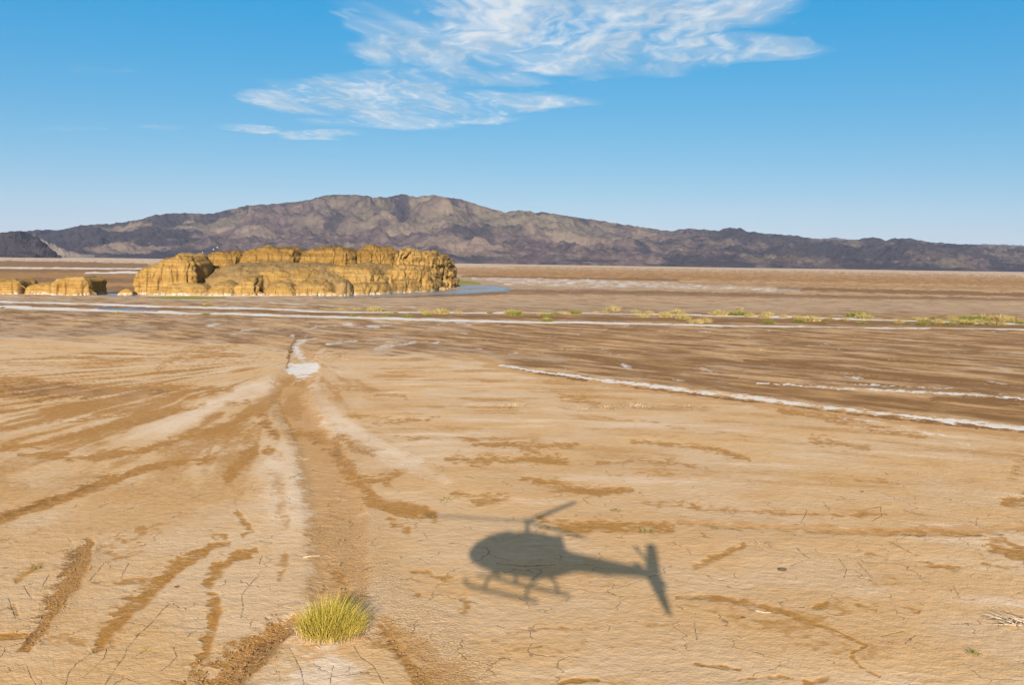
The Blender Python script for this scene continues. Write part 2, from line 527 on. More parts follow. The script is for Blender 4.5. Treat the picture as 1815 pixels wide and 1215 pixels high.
    S('damp', 1.0, [(-30, 1132, 5), (0, 1130, 5), (58, 1126, 4)], 4, .4)
    S('damp', .9, [(400, 960, 8), (375, 968, 12), (350, 985, 10), (310, 1010, 13), (270, 1045, 15), (225, 1085, 13), (190, 1125, 12), (170, 1152, 8)], 7, .7)
    S('damp', .85, [(455, 976, 3), (415, 985, 8), (385, 1005, 16), (370, 1035, 10)], 7, .6)
    S('damp', .85, [(378, 1062, 12), (382, 1085, 14), (372, 1120, 12), (365, 1152, 13), (340, 1188, 6)], 6, .6)
    S('damp', .6, [(205, 1033, 2), (270, 1026, 5), (330, 1000, 6)], 5, .6)
    S('damp', .55, [(245, 968, 12), (215, 985, 14), (180, 975, 6), (290, 930, 6)], 10, 1.6)
    S('damp', .7, [(30, 1030, 7), (62, 1008, 4)], 5, .9)
    S('damp', .7, [(25, 1078, 6), (30, 1090, 4)], 5, 1.0)
    S('damp', .7, [(418, 903, 4), (432, 925, 7), (447, 940, 4), (430, 948, 4)], 5, .7)
    S('damp', .5, [(80, 1140, 12), (140, 1135, 10), (200, 1140, 8)], 10, 1.8)
    # right of the channel
    S('damp', .6, [(580, 690, 4), (650, 690, 6), (720, 705, 4)], 5, 1.0)
    S('damp', .65, [(590, 735, 3), (650, 738, 3), (760, 745, 4)], 4, .8)
    S('dark', .4, [(660, 780, 3), (760, 783, 6), (830, 782, 5), (880, 776, 2)], 6, 1.1)
    S('damp', .6, [(640, 755, 4), (700, 748, 5), (780, 740, 2)], 5, .8)
    S('damp', .75, [(1120, 783, 3), (1200, 789, 5), (1260, 796, 6), (1308, 809, 5), (1328, 816, 2)], 5, .5)
    S('damp', .5, [(1060, 740, 2), (1150, 750, 3), (1230, 765, 2)], 4, .5)
    S('damp', .7, [(820, 780, 4), (950, 795, 9), (1020, 790, 5)], 8, 1.0)
    S('damp', .7, [(800, 815, 6), (880, 817, 10), (960, 815, 9), (1005, 820, 4)], 8, 1.0)
    S('damp', .6, [(1060, 822, 4), (1130, 817, 5), (1190, 819, 5), (1240, 830, 4)], 5, .7)
    S('damp', .5, [(1080, 850, 4), (1120, 843, 5), (1190, 845, 6)], 6, 1.2)
    S('damp', .65, [(990, 700, 6), (1035, 710, 10), (1062, 716, 5)], 6, .6)
    S('damp', .7, [(840, 890, 9), (900, 885, 6), (800, 875, 4)], 7, .9)
    S('damp', .75, [(930, 850, 5), (1010, 866, 10), (1075, 871, 7), (1120, 868, 3)], 7, .8)
    S('damp', .7, [(960, 925, 8), (1010, 935, 12), (1090, 932, 12), (1190, 936, 6)], 9, .8)
    S('damp', .5, [(1140, 890, 5), (1210, 893, 6)], 6, 1.0)
    S('damp', .6, [(1225, 898, 5), (1300, 905, 6), (1400, 911, 5), (1500, 912, 4), (1570, 914, 2)], 5, .9)
    S('orange', .9, [(1200, 925, 4), (1400, 937, 7), (1550, 943, 8), (1700, 943, 8), (1840, 934, 9)], 6, .2)
    S('damp', .55, [(1200, 930, 3), (1400, 939, 5), (1550, 945, 6), (1700, 945, 6), (1840, 936, 7)], 5, .6)
    S('dip', .25, [(1240, 930, 4), (1400, 939, 6), (1550, 945, 7), (1700, 945, 7), (1840, 936, 8)], 5, .1)
    S('dark', .5, [(1600, 951, 1), (1700, 952, 1.5), (1840, 948, 1.5)], 3, .4)
    S('damp', .75, [(1232, 1003, 6), (1262, 990, 7), (1320, 968, 3)], 7, .5)
    S('damp', .7, [(1200, 1058, 4), (1320, 1067, 6), (1380, 1085, 7), (1422, 1099, 5), (1480, 1120, 2), (1535, 1144, 4), (1507, 1163, 3), (1525, 1182, 3), (1560, 1200, 2)], 4, .6)
    S('damp', .7, [(1235, 1174, 4), (1310, 1186, 3)], 5, .9)
    S('damp', .8, [(990, 1215, 4), (1020, 1207, 6), (1060, 1208, 3)], 5, .9)
    S('damp', .7, [(1310, 1208, 4), (1400, 1202, 6)], 5, .9)
    S('damp', .8, [(1425, 1208, 5), (1462, 1202, 7)], 5, .9)
    S('damp', .75, [(1440, 1078, 6), (1465, 1073, 6)], 5, .9)
    S('damp', .6, [(1518, 1073, 4), (1552, 1082, 3)], 4, .9)
    S('damp', .6, [(1598, 1077, 3), (1628, 1086, 3)], 4, .8)
    S('damp', .55, [(1540, 980, 4), (1570, 992, 5)], 5, .9)
    S('damp', .7, [(1628, 995, 6), (1660, 1002, 4), (1700, 1006, 3)], 5, .8)
    S('damp', .85, [(1755, 970, 14), (1840, 985, 20)], 10, .8)
    S('damp', .6, [(1745, 998, 3), (1800, 1010, 4)], 5, .9)
    S('damp', .8, [(1780, 888, 8), (1840, 884, 12)], 8, .8)
    S('damp', .6, [(1800, 830, 18), (1850, 815, 24)], 14, .7)
    S('damp', .6, [(1440, 780, 8), (1500, 790, 8), (1540, 795, 4)], 8, 1.0)
    S('damp', .55, [(1500, 848, 4), (1590, 858, 4)], 5, 1.0)
    S('damp', .5, [(1200, 1030, 3), (1290, 1040, 3), (1330, 1043, 2)], 4, .9)
    S('damp', .45, [(880, 1130, 5), (950, 1115, 3), (1060, 1115, 3)], 5, 1.2)
    S('damp', .5, [(900, 1155, 3), (960, 1145, 3)], 4, 1.0)
    # right middle: salt crusted rills
    S('dark', .75, [(880, 655, 5), (1000, 672, 5), (1200, 695, 6), (1400, 722, 7), (1600, 745, 9), (1850, 775, 12)], 8, .5, mode='erase')
    S('orange', .85, [(860, 648, 3), (1000, 670, 5), (1200, 696, 6), (1400, 722, 7), (1600, 746, 9), (1850, 775, 10)], 8, .5)
    S('salt', 1.0, [(885, 647, 1.2), (940, 657, 2.6), (1000, 664, 2.6), (1060, 674, 4.2), (1120, 680, 4.5), (1180, 688, 4), (1240, 696, 3.5), (1320, 703, 5), (1400, 715, 5),
                    (1480, 724, 4.5), (1560, 733, 5), (1640, 742, 5), (1720, 750, 6), (1840, 763, 6)], 3, .8)
    S('dark', 1.0, [(895, 650, 1.5), (960, 662, 1.5), (1040, 675, 1.5)], 2.5, .5)
    S('dark', .8, [(1100, 684, .8), (1240, 701, 1.2), (1400, 721, 1.5), (1560, 739, 2.0), (1700, 754, 1.6), (1840, 769, 2)], 2.5, .8)
    S('salt', .9, [(1340, 679, .8), (1480, 688, 2.6), (1560, 692, 3.4), (1640, 696, 4), (1720, 700, 3), (1840, 709, 1.5)], 2.5, .7)
    S('salt', .7, [(1430, 676, .6), (1560, 684, 1.6), (1700, 690, 1.4)], 2.5, .9)
    S('salt', .6, [(1490, 740, 2), (1600, 755, 4), (1660, 772, 5), (1720, 790, 4)], 6, 1.0)
    S('orange', .9, [(1300, 690, 8), (1450, 700, 8), (1600, 715, 12), (1840, 735, 12)], 12, .8)
    S('damp', .7, [(1380, 728, 3), (1480, 742, 7), (1560, 760, 6), (1640, 775, 4)], 6, 1.0)
    S('dark', 1.3, [(1320, 640, 2), (1480, 655, 3.5), (1640, 672, 4.5), (1760, 688, 5), (1850, 696, 5)], 4, .6)
    S('dark', 1.0, [(1650, 708, 4), (1840, 712, 6)], 6, .8)
    S('dark', .6, [(1700, 748, 3), (1840, 752, 7)], 5, .7)
    S('orange', .9, [(1740, 738, 4), (1840, 725, 10)], 6, .5)
    # far salt lines, channel and wash
    S('salt', 1.0, [(-60, 542, 4), (0, 544, 4), (150, 550, 4.2), (300, 554, 3.6), (450, 558, 2.6), (600, 562, 3), (700, 565, 3.2), (900, 571, 3.6), (1100, 574, 3), (1300, 578, 2),
                    (1500, 580, 1.4), (1860, 585, 1.4)], 2.2, .6)
    S('salt', .95, [(-60, 533, 2.4), (130, 539, 3.2), (300, 545, 3.4), (450, 547, 3), (560, 552, 2.4), (700, 555, 1.4), (1000, 555, 1.6), (1200, 558, 1.6), (1350, 562, 3.4),
                    (1500, 566, 2.8), (1600, 569, 2), (1860, 576, 2)], 2.2, .8)
    S('salt', .7, [(320, 531, 1), (450, 535, 1.4), (600, 543, 1.2), (760, 546, .8)], 2, 1.0)
    S('dark', 1.4, [(-60, 539, 1.2), (400, 550, 2), (620, 557, 2.6), (900, 562, 2.6), (1200, 567, 3), (1500, 572, 3), (1860, 580, 3)], 2.2, .5)
    S('orange', .9, [(605, 561, 1.5), (640, 571, 4), (690, 580, 3.6), (740, 595, 3), (800, 618, 3.5), (860, 638, 4), (890, 648, 3)], 4, .4)
    S('dark', .8, [(600, 558, 1.4), (660, 573, 1.4), (700, 582, 1.2)], 2, .6)
    S('salt', .62, [(455, 618, 5), (490, 610, 7), (520, 600, 5)], 8, 1.2)
    S('salt', .55, [(500, 606, 4), (530, 590, 4), (570, 580, 4), (610, 572, 5), (640, 580, 5)], 7, 1.4)
    S('salt', .5, [(600, 566, 4), (640, 566, 4), (700, 572, 4)], 5, 1.2)
    S('salt', 1.05, [(518, 652, 12), (535, 651, 19), (553, 649, 13)], 9, .9)
    S('salt', .7, [(536, 642, 18), (530, 628, 14), (524, 612, 8), (540, 604, 6)], 9, 1.4)
    S('dark', .9, [(507, 650, 2), (512, 630, 2.4), (520, 612, 4), (524, 602, 2)], 4, .6)
    S('salt', .6, [(650, 566, 3), (690, 572, 4), (740, 577, 3), (830, 592, 2)], 5, 1.4)
    S('salt', .5, [(690, 592, 3), (760, 608, 5), (850, 618, 3)], 7, 1.6)
    S('salt', .55, [(740, 640, 1.5), (800, 650, 2), (860, 652, 1.5)], 3, .8)
    S('salt', .5, [(590, 600, 2), (640, 612, 3), (680, 606, 2)], 3, 1.4)
    S('grey', .7, [(700, 600, 6), (800, 615, 8), (880, 630, 6), (1000, 640, 4)], 8, .9)
    S('grey', .8, [(-30, 585, 10), (120, 590, 10), (260, 582, 7)], 10, .9)
    S('orange', .7, [(440, 605, 4), (560, 600, 5), (640, 600, 4)], 6, 1.2)
    # bands of the far flat, read off left and right separately
    for k in ('dark', 'grey', 'salt', 'orange'):
        BK[k] *= 1 - 0.35 * far
    S('grey', .95, [(-40, 532, 6), (300, 530, 5), (600, 533, 7), (900, 540, 10), (1300, 545, 9), (1860, 550, 8)], 8, .9)
    S('grey', .7, [(900, 520, 4), (1200, 527, 5), (1500, 532, 6), (1860, 535, 6)], 5, 1.0)
    S('salt', .30, [(-40, 530, 4), (300, 531, 4), (700, 536, 6), (1000, 540, 8), (1400, 545, 4)], 7, 1.5)
    S('dark', 1.3, [(560, 525, 2.4), (760, 523, 3.5), (900, 518, 3.6), (1050, 518, 3.4), (1200, 521, 3), (1500, 527, 2), (1860, 532, 1.5)], 4, .8)
    S('dark', 1.1, [(1380, 511, 2), (1500, 515, 3), (1700, 520, 3), (1860, 524, 3)], 4, 1.0)
    S('salt', .62, [(840, 494, 3.5), (900, 499, 9), (1000, 502, 10), (1120, 505, 9), (1250, 508, 6), (1380, 513, 3)], 6, 1.2)
    S('salt', .62, [(860, 494, 5), (1000, 498, 8), (1150, 503, 8), (1300, 509, 5)], 6, 1.2)
    S('salt', .6, [(900, 504, 5), (1050, 507, 7), (1250, 511, 6), (1420, 516, 3)], 6, 1.4)
    S('grey', 1.0, [(820, 500, 7), (900, 504, 9), (1050, 506, 8), (1300, 511, 5), (1420, 515, 3)], 6, .5)
    S('wet', .6, [(815, 510, 3), (850, 508, 3), (890, 510, 2)], 4, 1.2)
    S('wet', .9, [(560, 526, 2), (700, 523, 3), (800, 518, 4), (900, 513, 3)], 4, .6)
    S('salt', .5, [(1560, 524, 2), (1680, 526, 3), (1790, 528, 2)], 4, 1.0)
    S('orange', 1.0, [(1200, 502, 1.5), (1350, 505, 2), (1500, 507, 2), (1840, 512, 2)], 3, .7)
    S('damp', .6, [(800, 484, 5), (1000, 487, 5), (1300, 493, 6), (1600, 498, 6), (1860, 503, 6)], 6, .6)
    S('orange', 1.0, [(800, 481, 5), (1000, 484, 6), (1300, 490, 6), (1600, 495, 6), (1860, 500, 6)], 8, .5)
    S('dark', 1.2, [(820, 490, 1.4), (1000, 493, 1.2), (1200, 497, 1.4)], 2.5, .7)
    S('pale', 1.0, [(-80, 457, 5), (250, 462, 4), (800, 470, 5), (1200, 474, 5), (1500, 480, 5), (1860, 488, 5)], 5, .6)
    S('damp', .55, [(900, 473, .8), (1300, 480, 1), (1800, 490, 1)], 2, 1.0)
    S('damp', 1.0, [(-60, 488, 12), (120, 492, 14), (260, 496, 14)], 12, .4)
    S('dark', 1.6, [(-60, 467, 3.6), (120, 469, 3.8), (260, 472, 3)], 3, .4)
    S('dark', 1.2, [(-60, 479, 2), (120, 481, 2), (260, 480, 1.5)], 2.5, .7)
    S('salt', 1.1, [(-60, 474.5, 1.6), (120, 476, 1.8), (260, 477, 1.6)], 2, .7)
    S('salt', 1.2, [(150, 484, 1.4), (230, 483, 3), (270, 484, 3)], 2.5, .5)
    S('dark', 1.1, [(60, 497, 4), (160, 498, 4), (260, 499, 4)], 5, .6)
    S('orange', 1.6, [(170, 503.5, 2), (260, 504.5, 2.2)], 2.5, .3)
    S('dark', .95, [(165, 503.5, 1.6), (260, 504.5, 1.8)], 2, .2, mode='erase')
    S('dark', 1.4, [(160, 513, 4), (260, 516, 5)], 5, .6)
    S('wet', 1.0, [(170, 522, 1.6), (205, 522, 1.6), (245, 525, 1.4)], 2.5, .6)
    S('wet', .8, [(175, 547, 1.5), (230, 550, 1.8), (280, 551, 1.2)], 2.5, .6)
    # green algae at the foot of the rocks
    S('green', 1.0, [(262, 527, 1.0), (300, 528, 2.2), (350, 528.5, 1.6), (400, 527, .8)], 2, .5)
    S('green', .85, [(622, 523, 1.2), (690, 520, 1.6), (760, 516, 2.4), (792, 513, 1.2)], 2, .5)
    S('green', 1.0, [(806, 501, 2.6), (825, 501, 2.6), (850, 502, .8)], 2, .4)
    S('green', .5, [(130, 528, .7), (175, 530, .7)], 2, .6)
    S('salt', .9, [(250, 524, .8), (420, 525, 1.0), (520, 524, 1.0), (640, 521, .8), (800, 509, .8)], 2, 1.0)
    # cracks in the crust close by
    cr = [[(115, 1222), (122, 1195), (135, 1178), (165, 1157), (185, 1152)], [(190, 1150), (187, 1165), (165, 1188), (150, 1200)],
          [(188, 1215), (203, 1190), (222, 1165), (226, 1150), (245, 1128), (270, 1105), (285, 1085), (302, 1070)],
          [(308, 1146), (314, 1165), (300, 1180), (285, 1190)], [(48, 1180), (55, 1200), (66, 1218)], [(43, 1040), (50, 1052), (57, 1062)],
          [(15, 1060), (24, 1085), (28, 1097)], [(465, 985), (460, 1000)], [(460, 1020), (440, 1040), (427, 1055), (432, 1075), (428, 1095)],
          [(513, 1147), (524, 1168), (534, 1190), (540, 1220)], [(628, 1145), (640, 1165), (662, 1180), (680, 1212)],
          [(160, 1030), (172, 1015), (185, 1000)], [(75, 1040), (88, 1020)], [(215, 1025), (228, 1000)], [(590, 1180), (585, 1215)], [(335, 1130), (340, 1120), (350, 1118)],
          [(495, 1190), (496, 1212)], [(1410, 970), (1425, 985), (1435, 990)], [(1530, 905), (1560, 898), (1562, 915), (1545, 925)], [(1485, 990), (1500, 1010), (1495, 1025)],
          [(1575, 960), (1610, 978), (1625, 985)], [(1520, 998), (1545, 1025)], [(1600, 905), (1640, 915)], [(1430, 905), (1420, 925)],
          [(880, 1000), (930, 1005), (985, 1003)], [(1600, 1120), (1560, 1130)], [(1230, 1100), (1235, 1135)], [(1690, 1040), (1700, 1060)]]
    for c in cr:
        S('crackline', 1.0, [(x, y, .42) for x, y in c], 1.0, .3)
    # ragged, streaky edges: strokes are thresholded against the grain of the ground
    Nn = near * (0.50 * fan2 * smooth(480 - D_, -150, 150) + 0.50 * n2 + 0.75 * n05 + 0.2 * n8) + (1 - near) * (0.75 * n8 + 0.5 * n25 + 0.4 * n2)
    Nf = near * (0.5 * n2 + 0.6 * n05) + (1 - near) * (0.6 * st1 + 0.6 * n8)
    for k, kn, lo, hi in (('damp', .85, .10, .85), ('dark', .75, .12, .95), ('grey', .8, .15, .85), ('salt', .8, .22, .95), ('orange', .45, .2, .75), ('wet', .4, .3, .55),
                          ('green', .35, .3, .55), ('rough', .4, .2, .8), ('pale', .5, .2, .8)):
        st = MK[k]
        MK[k] = np.maximum(BK[k], smooth(st + kn * (Nn if k in ('damp', 'dark', 'pale', 'rough') else Nf) * smooth(st, 0, .25), lo, hi) * (0.45 + 0.55 * np.clip(st * 1.3, 0, 1)))
        MK[k] = np.clip(MK[k], 0, 1)
    MK['dip'] = smooth(MK['dip'], .1, .9)
    MK['crackline'] = smooth(MK['crackline'], .3, .6)
    for k in ('damp', 'dark'):
        MK[k] *= 1 - 0.75 * MK['pale'] * smooth(D_, 40, 80)
    MK['crack'] = (1 - mid) * smooth(D_, 220, 420) * (1 - 0.8 * MK['damp'])
    relief = smooth(D_, 4, 20)
    z = relief * (0.05 * n8 + 0.022 * n2 + 0.012 * n05)
    z += -0.014 * MK['damp'] - 0.17 * MK['dip']
    z += 0.012 * MK['rough'] * fbm2(X / 0.28, Y / 0.28, 2, .6, 31) * smooth(D_, 200, 330)
    z += -0.12 * MK['wet'] * relief
    z -= 0.0
    v = np.stack([X, Y, z], -1).reshape(-1, 3)
    f = grid_faces(nr, nc)
    # the rest of the flat, all the way round
    az = np.concatenate([np.linspace(math.atan(1180 / F), 2 * math.pi - math.atan(1180 / F), 90)])
    rad = np.concatenate([[0.4], np.geomspace(1, 20000, 46)])
    AZ, RD = np.meshgrid(az, rad)
    X2 = RD * np.sin(AZ); Y2 = RD * np.cos(AZ)
    v2 = np.stack([X2, Y2, 0.05 * fbm2(X2 / 9, Y2 / 9, 3, .5, 3)], -1).reshape(-1, 3)
    f2 = grid_faces(len(rad), len(az), len(v))[:, ::-1]
    me = mesh_from('mud_flat', np.concatenate([v, v2]), np.concatenate([f[:, ::-1], f2[:, ::-1]]))
    pad = np.zeros((len(v2), 4), np.float32)
    pad2 = pad.copy()
    farpad = smooth(np.hypot(X2, Y2).ravel(), 90, 200)
    pad[:, 1] = farpad * 0.6
    A1 = np.stack([MK[k].ravel() for k in ('damp', 'dark', 'grey', 'salt')], -1)
    A2 = np.stack([MK[k].ravel() for k in ('orange', 'wet', 'green', 'crack')], -1)
    A3 = np.stack([MK['pale'].ravel(), MK['rough'].ravel(), MK['crackline'].ravel(), np.ones(nr * nc)], -1)
    attr(me, 'cover', np.concatenate([A1, pad])); attr(me, 'wash', np.concatenate([A2, pad2])); attr(me, 'crust', np.concatenate([A3, pad2]))

    m, t = new_mat('dried_mud')
    a1 = t.add('ShaderNodeAttribute', attribute_name='cover'); a2 = t.add('ShaderNodeAttribute', attribute_name='wash'); a3 = t.add('ShaderNodeAttribute', attribute_name='crust')
    s1 = t.add('ShaderNodeSeparateColor'); s2 = t.add('ShaderNodeSeparateColor'); s3 = t.add('ShaderNodeSeparateColor')
    t.link(a1.outputs['Color'], s1.inputs[0]); t.link(a2.outputs['Color'], s2.inputs[0]); t.link(a3.outputs['Color'], s3.inputs[0])
    damp, dark, grey = s1.outputs; salt = a1.outputs['Alpha']
    orange, wet, green = s2.outputs; crack = a2.outputs['Alpha']
    pale, rough_, cline = s3.outputs
    g = t.add('ShaderNodeNewGeometry'); pos = g.outputs['Position']
    fine = t.noise(pos, 9.0, 3.0, 0.65)
    fine2 = t.noise(pos, 2.2, 3.0, 0.6)
    fleck = t.noise(pos, 22.0, 1.0, 0.6)
    broad = t.noise(pos, 0.12, 2.0, 0.55)
    base = t.mix(fine2, (0.490, 0.308, 0.158), (0.600, 0.402, 0.230))
    base = t.mix(t.ramp(broad, .40, .60), base, (0.545, 0.328, 0.152))
    base = t.mix(t.math('MULTIPLY', pale, 0.85), base, (0.655, 0.482, 0.325))
    base = t.mix(t.math('MULTIPLY', orange, 0.9), base, t.mix(fine2, (0.41, 0.210, 0.074), (0.47, 0.258, 0.102)))
    # broken, flecked edge of the damp sand
    dmod = t.math('ADD', damp, t.math('MULTIPLY', t.math('ADD', t.math('SUBTRACT', fine, 0.5), t.math('SUBTRACT', fine2, 0.5)), 1.1))
    dmod = t.math('MULTIPLY', t.ramp(dmod, 0.05, 1.0), t.ramp(damp, 0.02, 0.22))
    dsand = t.mix(t.ramp(fine, .3, .7), (0.255, 0.104, 0.017), (0.42, 0.205, 0.054))
    col = t.mix(dmod, base, dsand)
    # wind-laid flecks of sand on the crust
    lay = t.noise(t.scale(pos, (0.45, 1.5, 1.0)), 2.6, 4.0, 0.68)
    lfac = t.math('MULTIPLY', t.ramp(lay, .52, .68, 0, .8), t.math('MULTIPLY', t.math('SUBTRACT', 1.0, t.math('MULTIPLY', pale, .8)), t.ramp(broad, .38, .6, .3, 1.0)))
    col = t.mix(lfac, col, (0.42, 0.220, 0.080))
    pfac = t.math('MULTIPLY', t.ramp(lay, .46, .30, 0, .6), t.math('MULTIPLY', t.math('SUBTRACT', 1.0, dark), t.ramp(broad, .62, .38, .25, 1.0)))
    col = t.mix(pfac, col, (0.62, 0.450, 0.280))
    spz = t.add('ShaderNodeSeparateXYZ'); t.link(pos, spz.inputs[0])
    su = t.math('SUBTRACT', spz.outputs[0], t.math('MULTIPLY', spz.outputs[1], .9)); sv = t.math('MULTIPLY_ADD', spz.outputs[0], .9, spz.outputs[1])
    streak = t.noise(t.comb(t.math('MULTIPLY', su, .26), t.math('MULTIPLY', sv, .80)), 0.26, 6.0, 0.74)
    kmod = t.math('ADD', dark, t.math('MULTIPLY', t.math('SUBTRACT', streak, 0.5), 3.2))
    kmod = t.math('MULTIPLY', t.ramp(kmod, 0.05, 1.0), t.ramp(dark, 0.02, 0.3))
    col = t.mix(kmod, col, t.mix(fine2, (0.135, 0.055, 0.011), (0.255, 0.120, 0.032)))
    gmod = t.math('MULTIPLY', grey, t.ramp(streak, .62, .38, .05, .75))
    col = t.mix(gmod, col, (0.34, 0.238, 0.158))
    smod = t.ramp(t.math('ADD', salt, t.math('ADD', t.math('MULTIPLY', t.math('SUBTRACT', streak, 0.5), 2.0), t.math('MULTIPLY', t.math('SUBTRACT', fine2, 0.5), .8))), .28, 1.0)
    smod = t.math('MULTIPLY', smod, t.ramp(salt, .05, .3))
    smod = t.math('MULTIPLY', smod, t.ramp(fine, .2, .6, .6, 1.0))
    col = t.mix(smod, col, (0.64, 0.56, 0.47))
    col = t.mix(t.math('MULTIPLY', wet, 0.75), col, (0.07, 0.055, 0.045))
    col = t.mix(green, col, t.mix(fine2, (0.16, 0.15, 0.012), (0.26, 0.21, 0.02)))
    # clods in the rough belts
    rk = t.math('MULTIPLY', rough_, t.ramp(fleck, .56, .70, 0, .75))
    col = t.mix(rk, col, (0.15, 0.075, 0.028))
    rk2 = t.math('MULTIPLY', rough_, t.ramp(fleck, .44, .32, 0, .35))
    col = t.mix(rk2, col, (0.62, 0.46, 0.31))
    # fine drying cracks
    wv = t.add('ShaderNodeVectorMath', operation='ADD')
    ns = t.add('ShaderNodeTexNoise'); ns.inputs['Scale'].default_value = 0.9; ns.inputs['Detail'].default_value = 4; t.link(pos, ns.inputs['Vector'])
    t.link(t.scale(ns.outputs['Color'], (1.6, 1.6, 0)), wv.inputs[1]); t.link(t.scale(pos, (1, 1, 0)), wv.inputs[0])
    vo = t.add('ShaderNodeTexVoronoi', feature='DISTANCE_TO_EDGE', voronoi_dimensions='2D'); vo.inputs['Scale'].default_value = 0.42
    t.link(wv.outputs[0], vo.inputs['Vector'])
    brk = t.noise(pos, 0.5, 3.0)
    cl = t.math('MULTIPLY', t.ramp(vo.outputs['Distance'], 0.016, 0.004), t.math('MULTIPLY', crack, t.ramp(brk, .46, .58)))
    cl = t.math('MAXIMUM', t.math('MULTIPLY', cl, 0.6), t.math('MULTIPLY', cline, t.ramp(fine2, .35, .6, .25, .75)))
    col = t.mix(cl, col, (0.13, 0.075, 0.035))
    hgt = t.math('ADD', t.math('MULTIPLY', fine2, 0.5), t.math('MULTIPLY', fine, t.math('MULTIPLY_ADD', rough_, 0.5, 0.22)))
    hgt = t.math('SUBTRACT', hgt, t.math('MULTIPLY', cl, 0.35))
    hgt = t.math('SUBTRACT', hgt, t.math('MULTIPLY', dmod, 0.15))
    rgh = t.math('SUBTRACT', 0.93, t.math('MULTIPLY', wet, 0.80))
    hsv = t.add('ShaderNodeHueSaturation'); hsv.inputs['Saturation'].default_value = 1.04; t.link(col, hsv.inputs['Color'])
    finish(t, hsv.outputs[0], rgh, hgt, 0.75, 0.14, 0.25)
    o = obj('mud_flat', me, m); tag(o, 'pale cracked mud flat with damp streaks and salt lines', kind='structure')
    return MK, e, d


MASK, GE, GD = ground()


def mask_at(k, x, y):
    """how much of a cover there is at a place of the flat"""
    ee = F * x / y; dd = F * H / y
    i = np.clip(np.searchsorted(GD, dd), 0, len(GD) - 1); j = np.clip(np.searchsorted(GE, ee), 0, len(GE) - 1)
    return MASK[k][i, j]


# ------------------------------------------------------------------ mountains
SKYLINE = [(-700, 440), (-400, 425), (-150, 414), (0, 413), (60, 409), (78, 407), (110, 408), (150, 399), (200, 397), (250, 390), (280, 381), (320, 378), (350, 379), (383, 379), (400, 374),
           (440, 365), (490, 362), (540, 357), (580, 347), (600, 346), (640, 347), (665, 351), (690, 350), (712, 345), (735, 350), (748, 349), (768, 346), (785, 350),
           (815, 354), (840, 362), (870, 371), (895, 377), (920, 373), (945, 377), (965, 377), (1000, 383), (1050, 390), (1100, 398), (1150, 405), (1185, 410), (1215, 405),
           (1240, 407), (1270, 409), (1285, 404), (1305, 404), (1320, 410), (1350, 414), (1400, 417), (1440, 423), (1490, 426), (1515, 425), (1530, 421), (1555, 422),
           (1565, 427), (1580, 422), (1610, 423), (1640, 429), (1700, 433), (1815, 437), (2100, 445), (2500, 462)]


def mountain_material():
    m, t = new_mat('basalt_mountain')
    a = t.add('ShaderNodeAttribute', attribute_name='rocks'); s = t.add('ShaderNodeSeparateColor'); t.link(a.outputs['Color'], s.inputs[0])
    lava, tan, olive = s.outputs
    g = t.add('ShaderNodeNewGeometry'); pos = g.outputs['Position']
    n1 = t.noise(pos, 0.014, 7.0, 0.68); n2 = t.noise(pos, 0.08, 4.0, 0.6)
    c = t.mix(t.ramp(n1, .3, .7), (0.044, 0.029, 0.029), (0.128, 0.086, 0.074))
    n3 = t.noise(t.scale(pos, (1, .6, 3.5)), 0.011, 8.0, 0.74)
    tm = t.math('MULTIPLY', t.ramp(t.math('ADD', tan, t.math('MULTIPLY', t.math('SUBTRACT', n3, .5), 2.6)), .25, .85), t.ramp(tan, .02, .2))
    c = t.mix(tm, c, t.mix(n2, (0.130, 0.088, 0.062), (0.185, 0.132, 0.096)))
    c = t.mix(t.math('MULTIPLY', olive, t.ramp(n1, .3, .6)), c, (0.115, 0.092, 0.052))
    lm = t.ramp(t.math('ADD', lava, t.math('MULTIPLY', t.math('SUBTRACT', n3, .5), -2.4)), .28, .80)
    c = t.mix(lm, c, t.mix(n2, (0.020, 0.017, 0.020), (0.050, 0.037, 0.037)))
    fan = a.outputs['Alpha']
    c = t.mix(fan, c, t.mix(n1, (0.17, 0.125, 0.10), (0.21, 0.155, 0.125)))
    finish(t, c, 0.95, t.math('ADD', n1, t.math('MULTIPLY', n2, .4)), 0.9, 26.0, 0.15)
    return m


MMAT = mountain_material()


def ridged(x, y, octv, seed):
    s = 0; a = 1.0; tot = 0
    x = x + seed * 13.1; y = y + seed * 7.7
    for i in range(octv):
        r = 1 - np.abs(gn2(x, y)) * 1.6
        s = s + a * r * r; tot += a; a *= 0.52
        x, y = x * 1.7 + y * 1.05 + 3, y * 1.7 - x * 1.05 + 11
    return s / tot


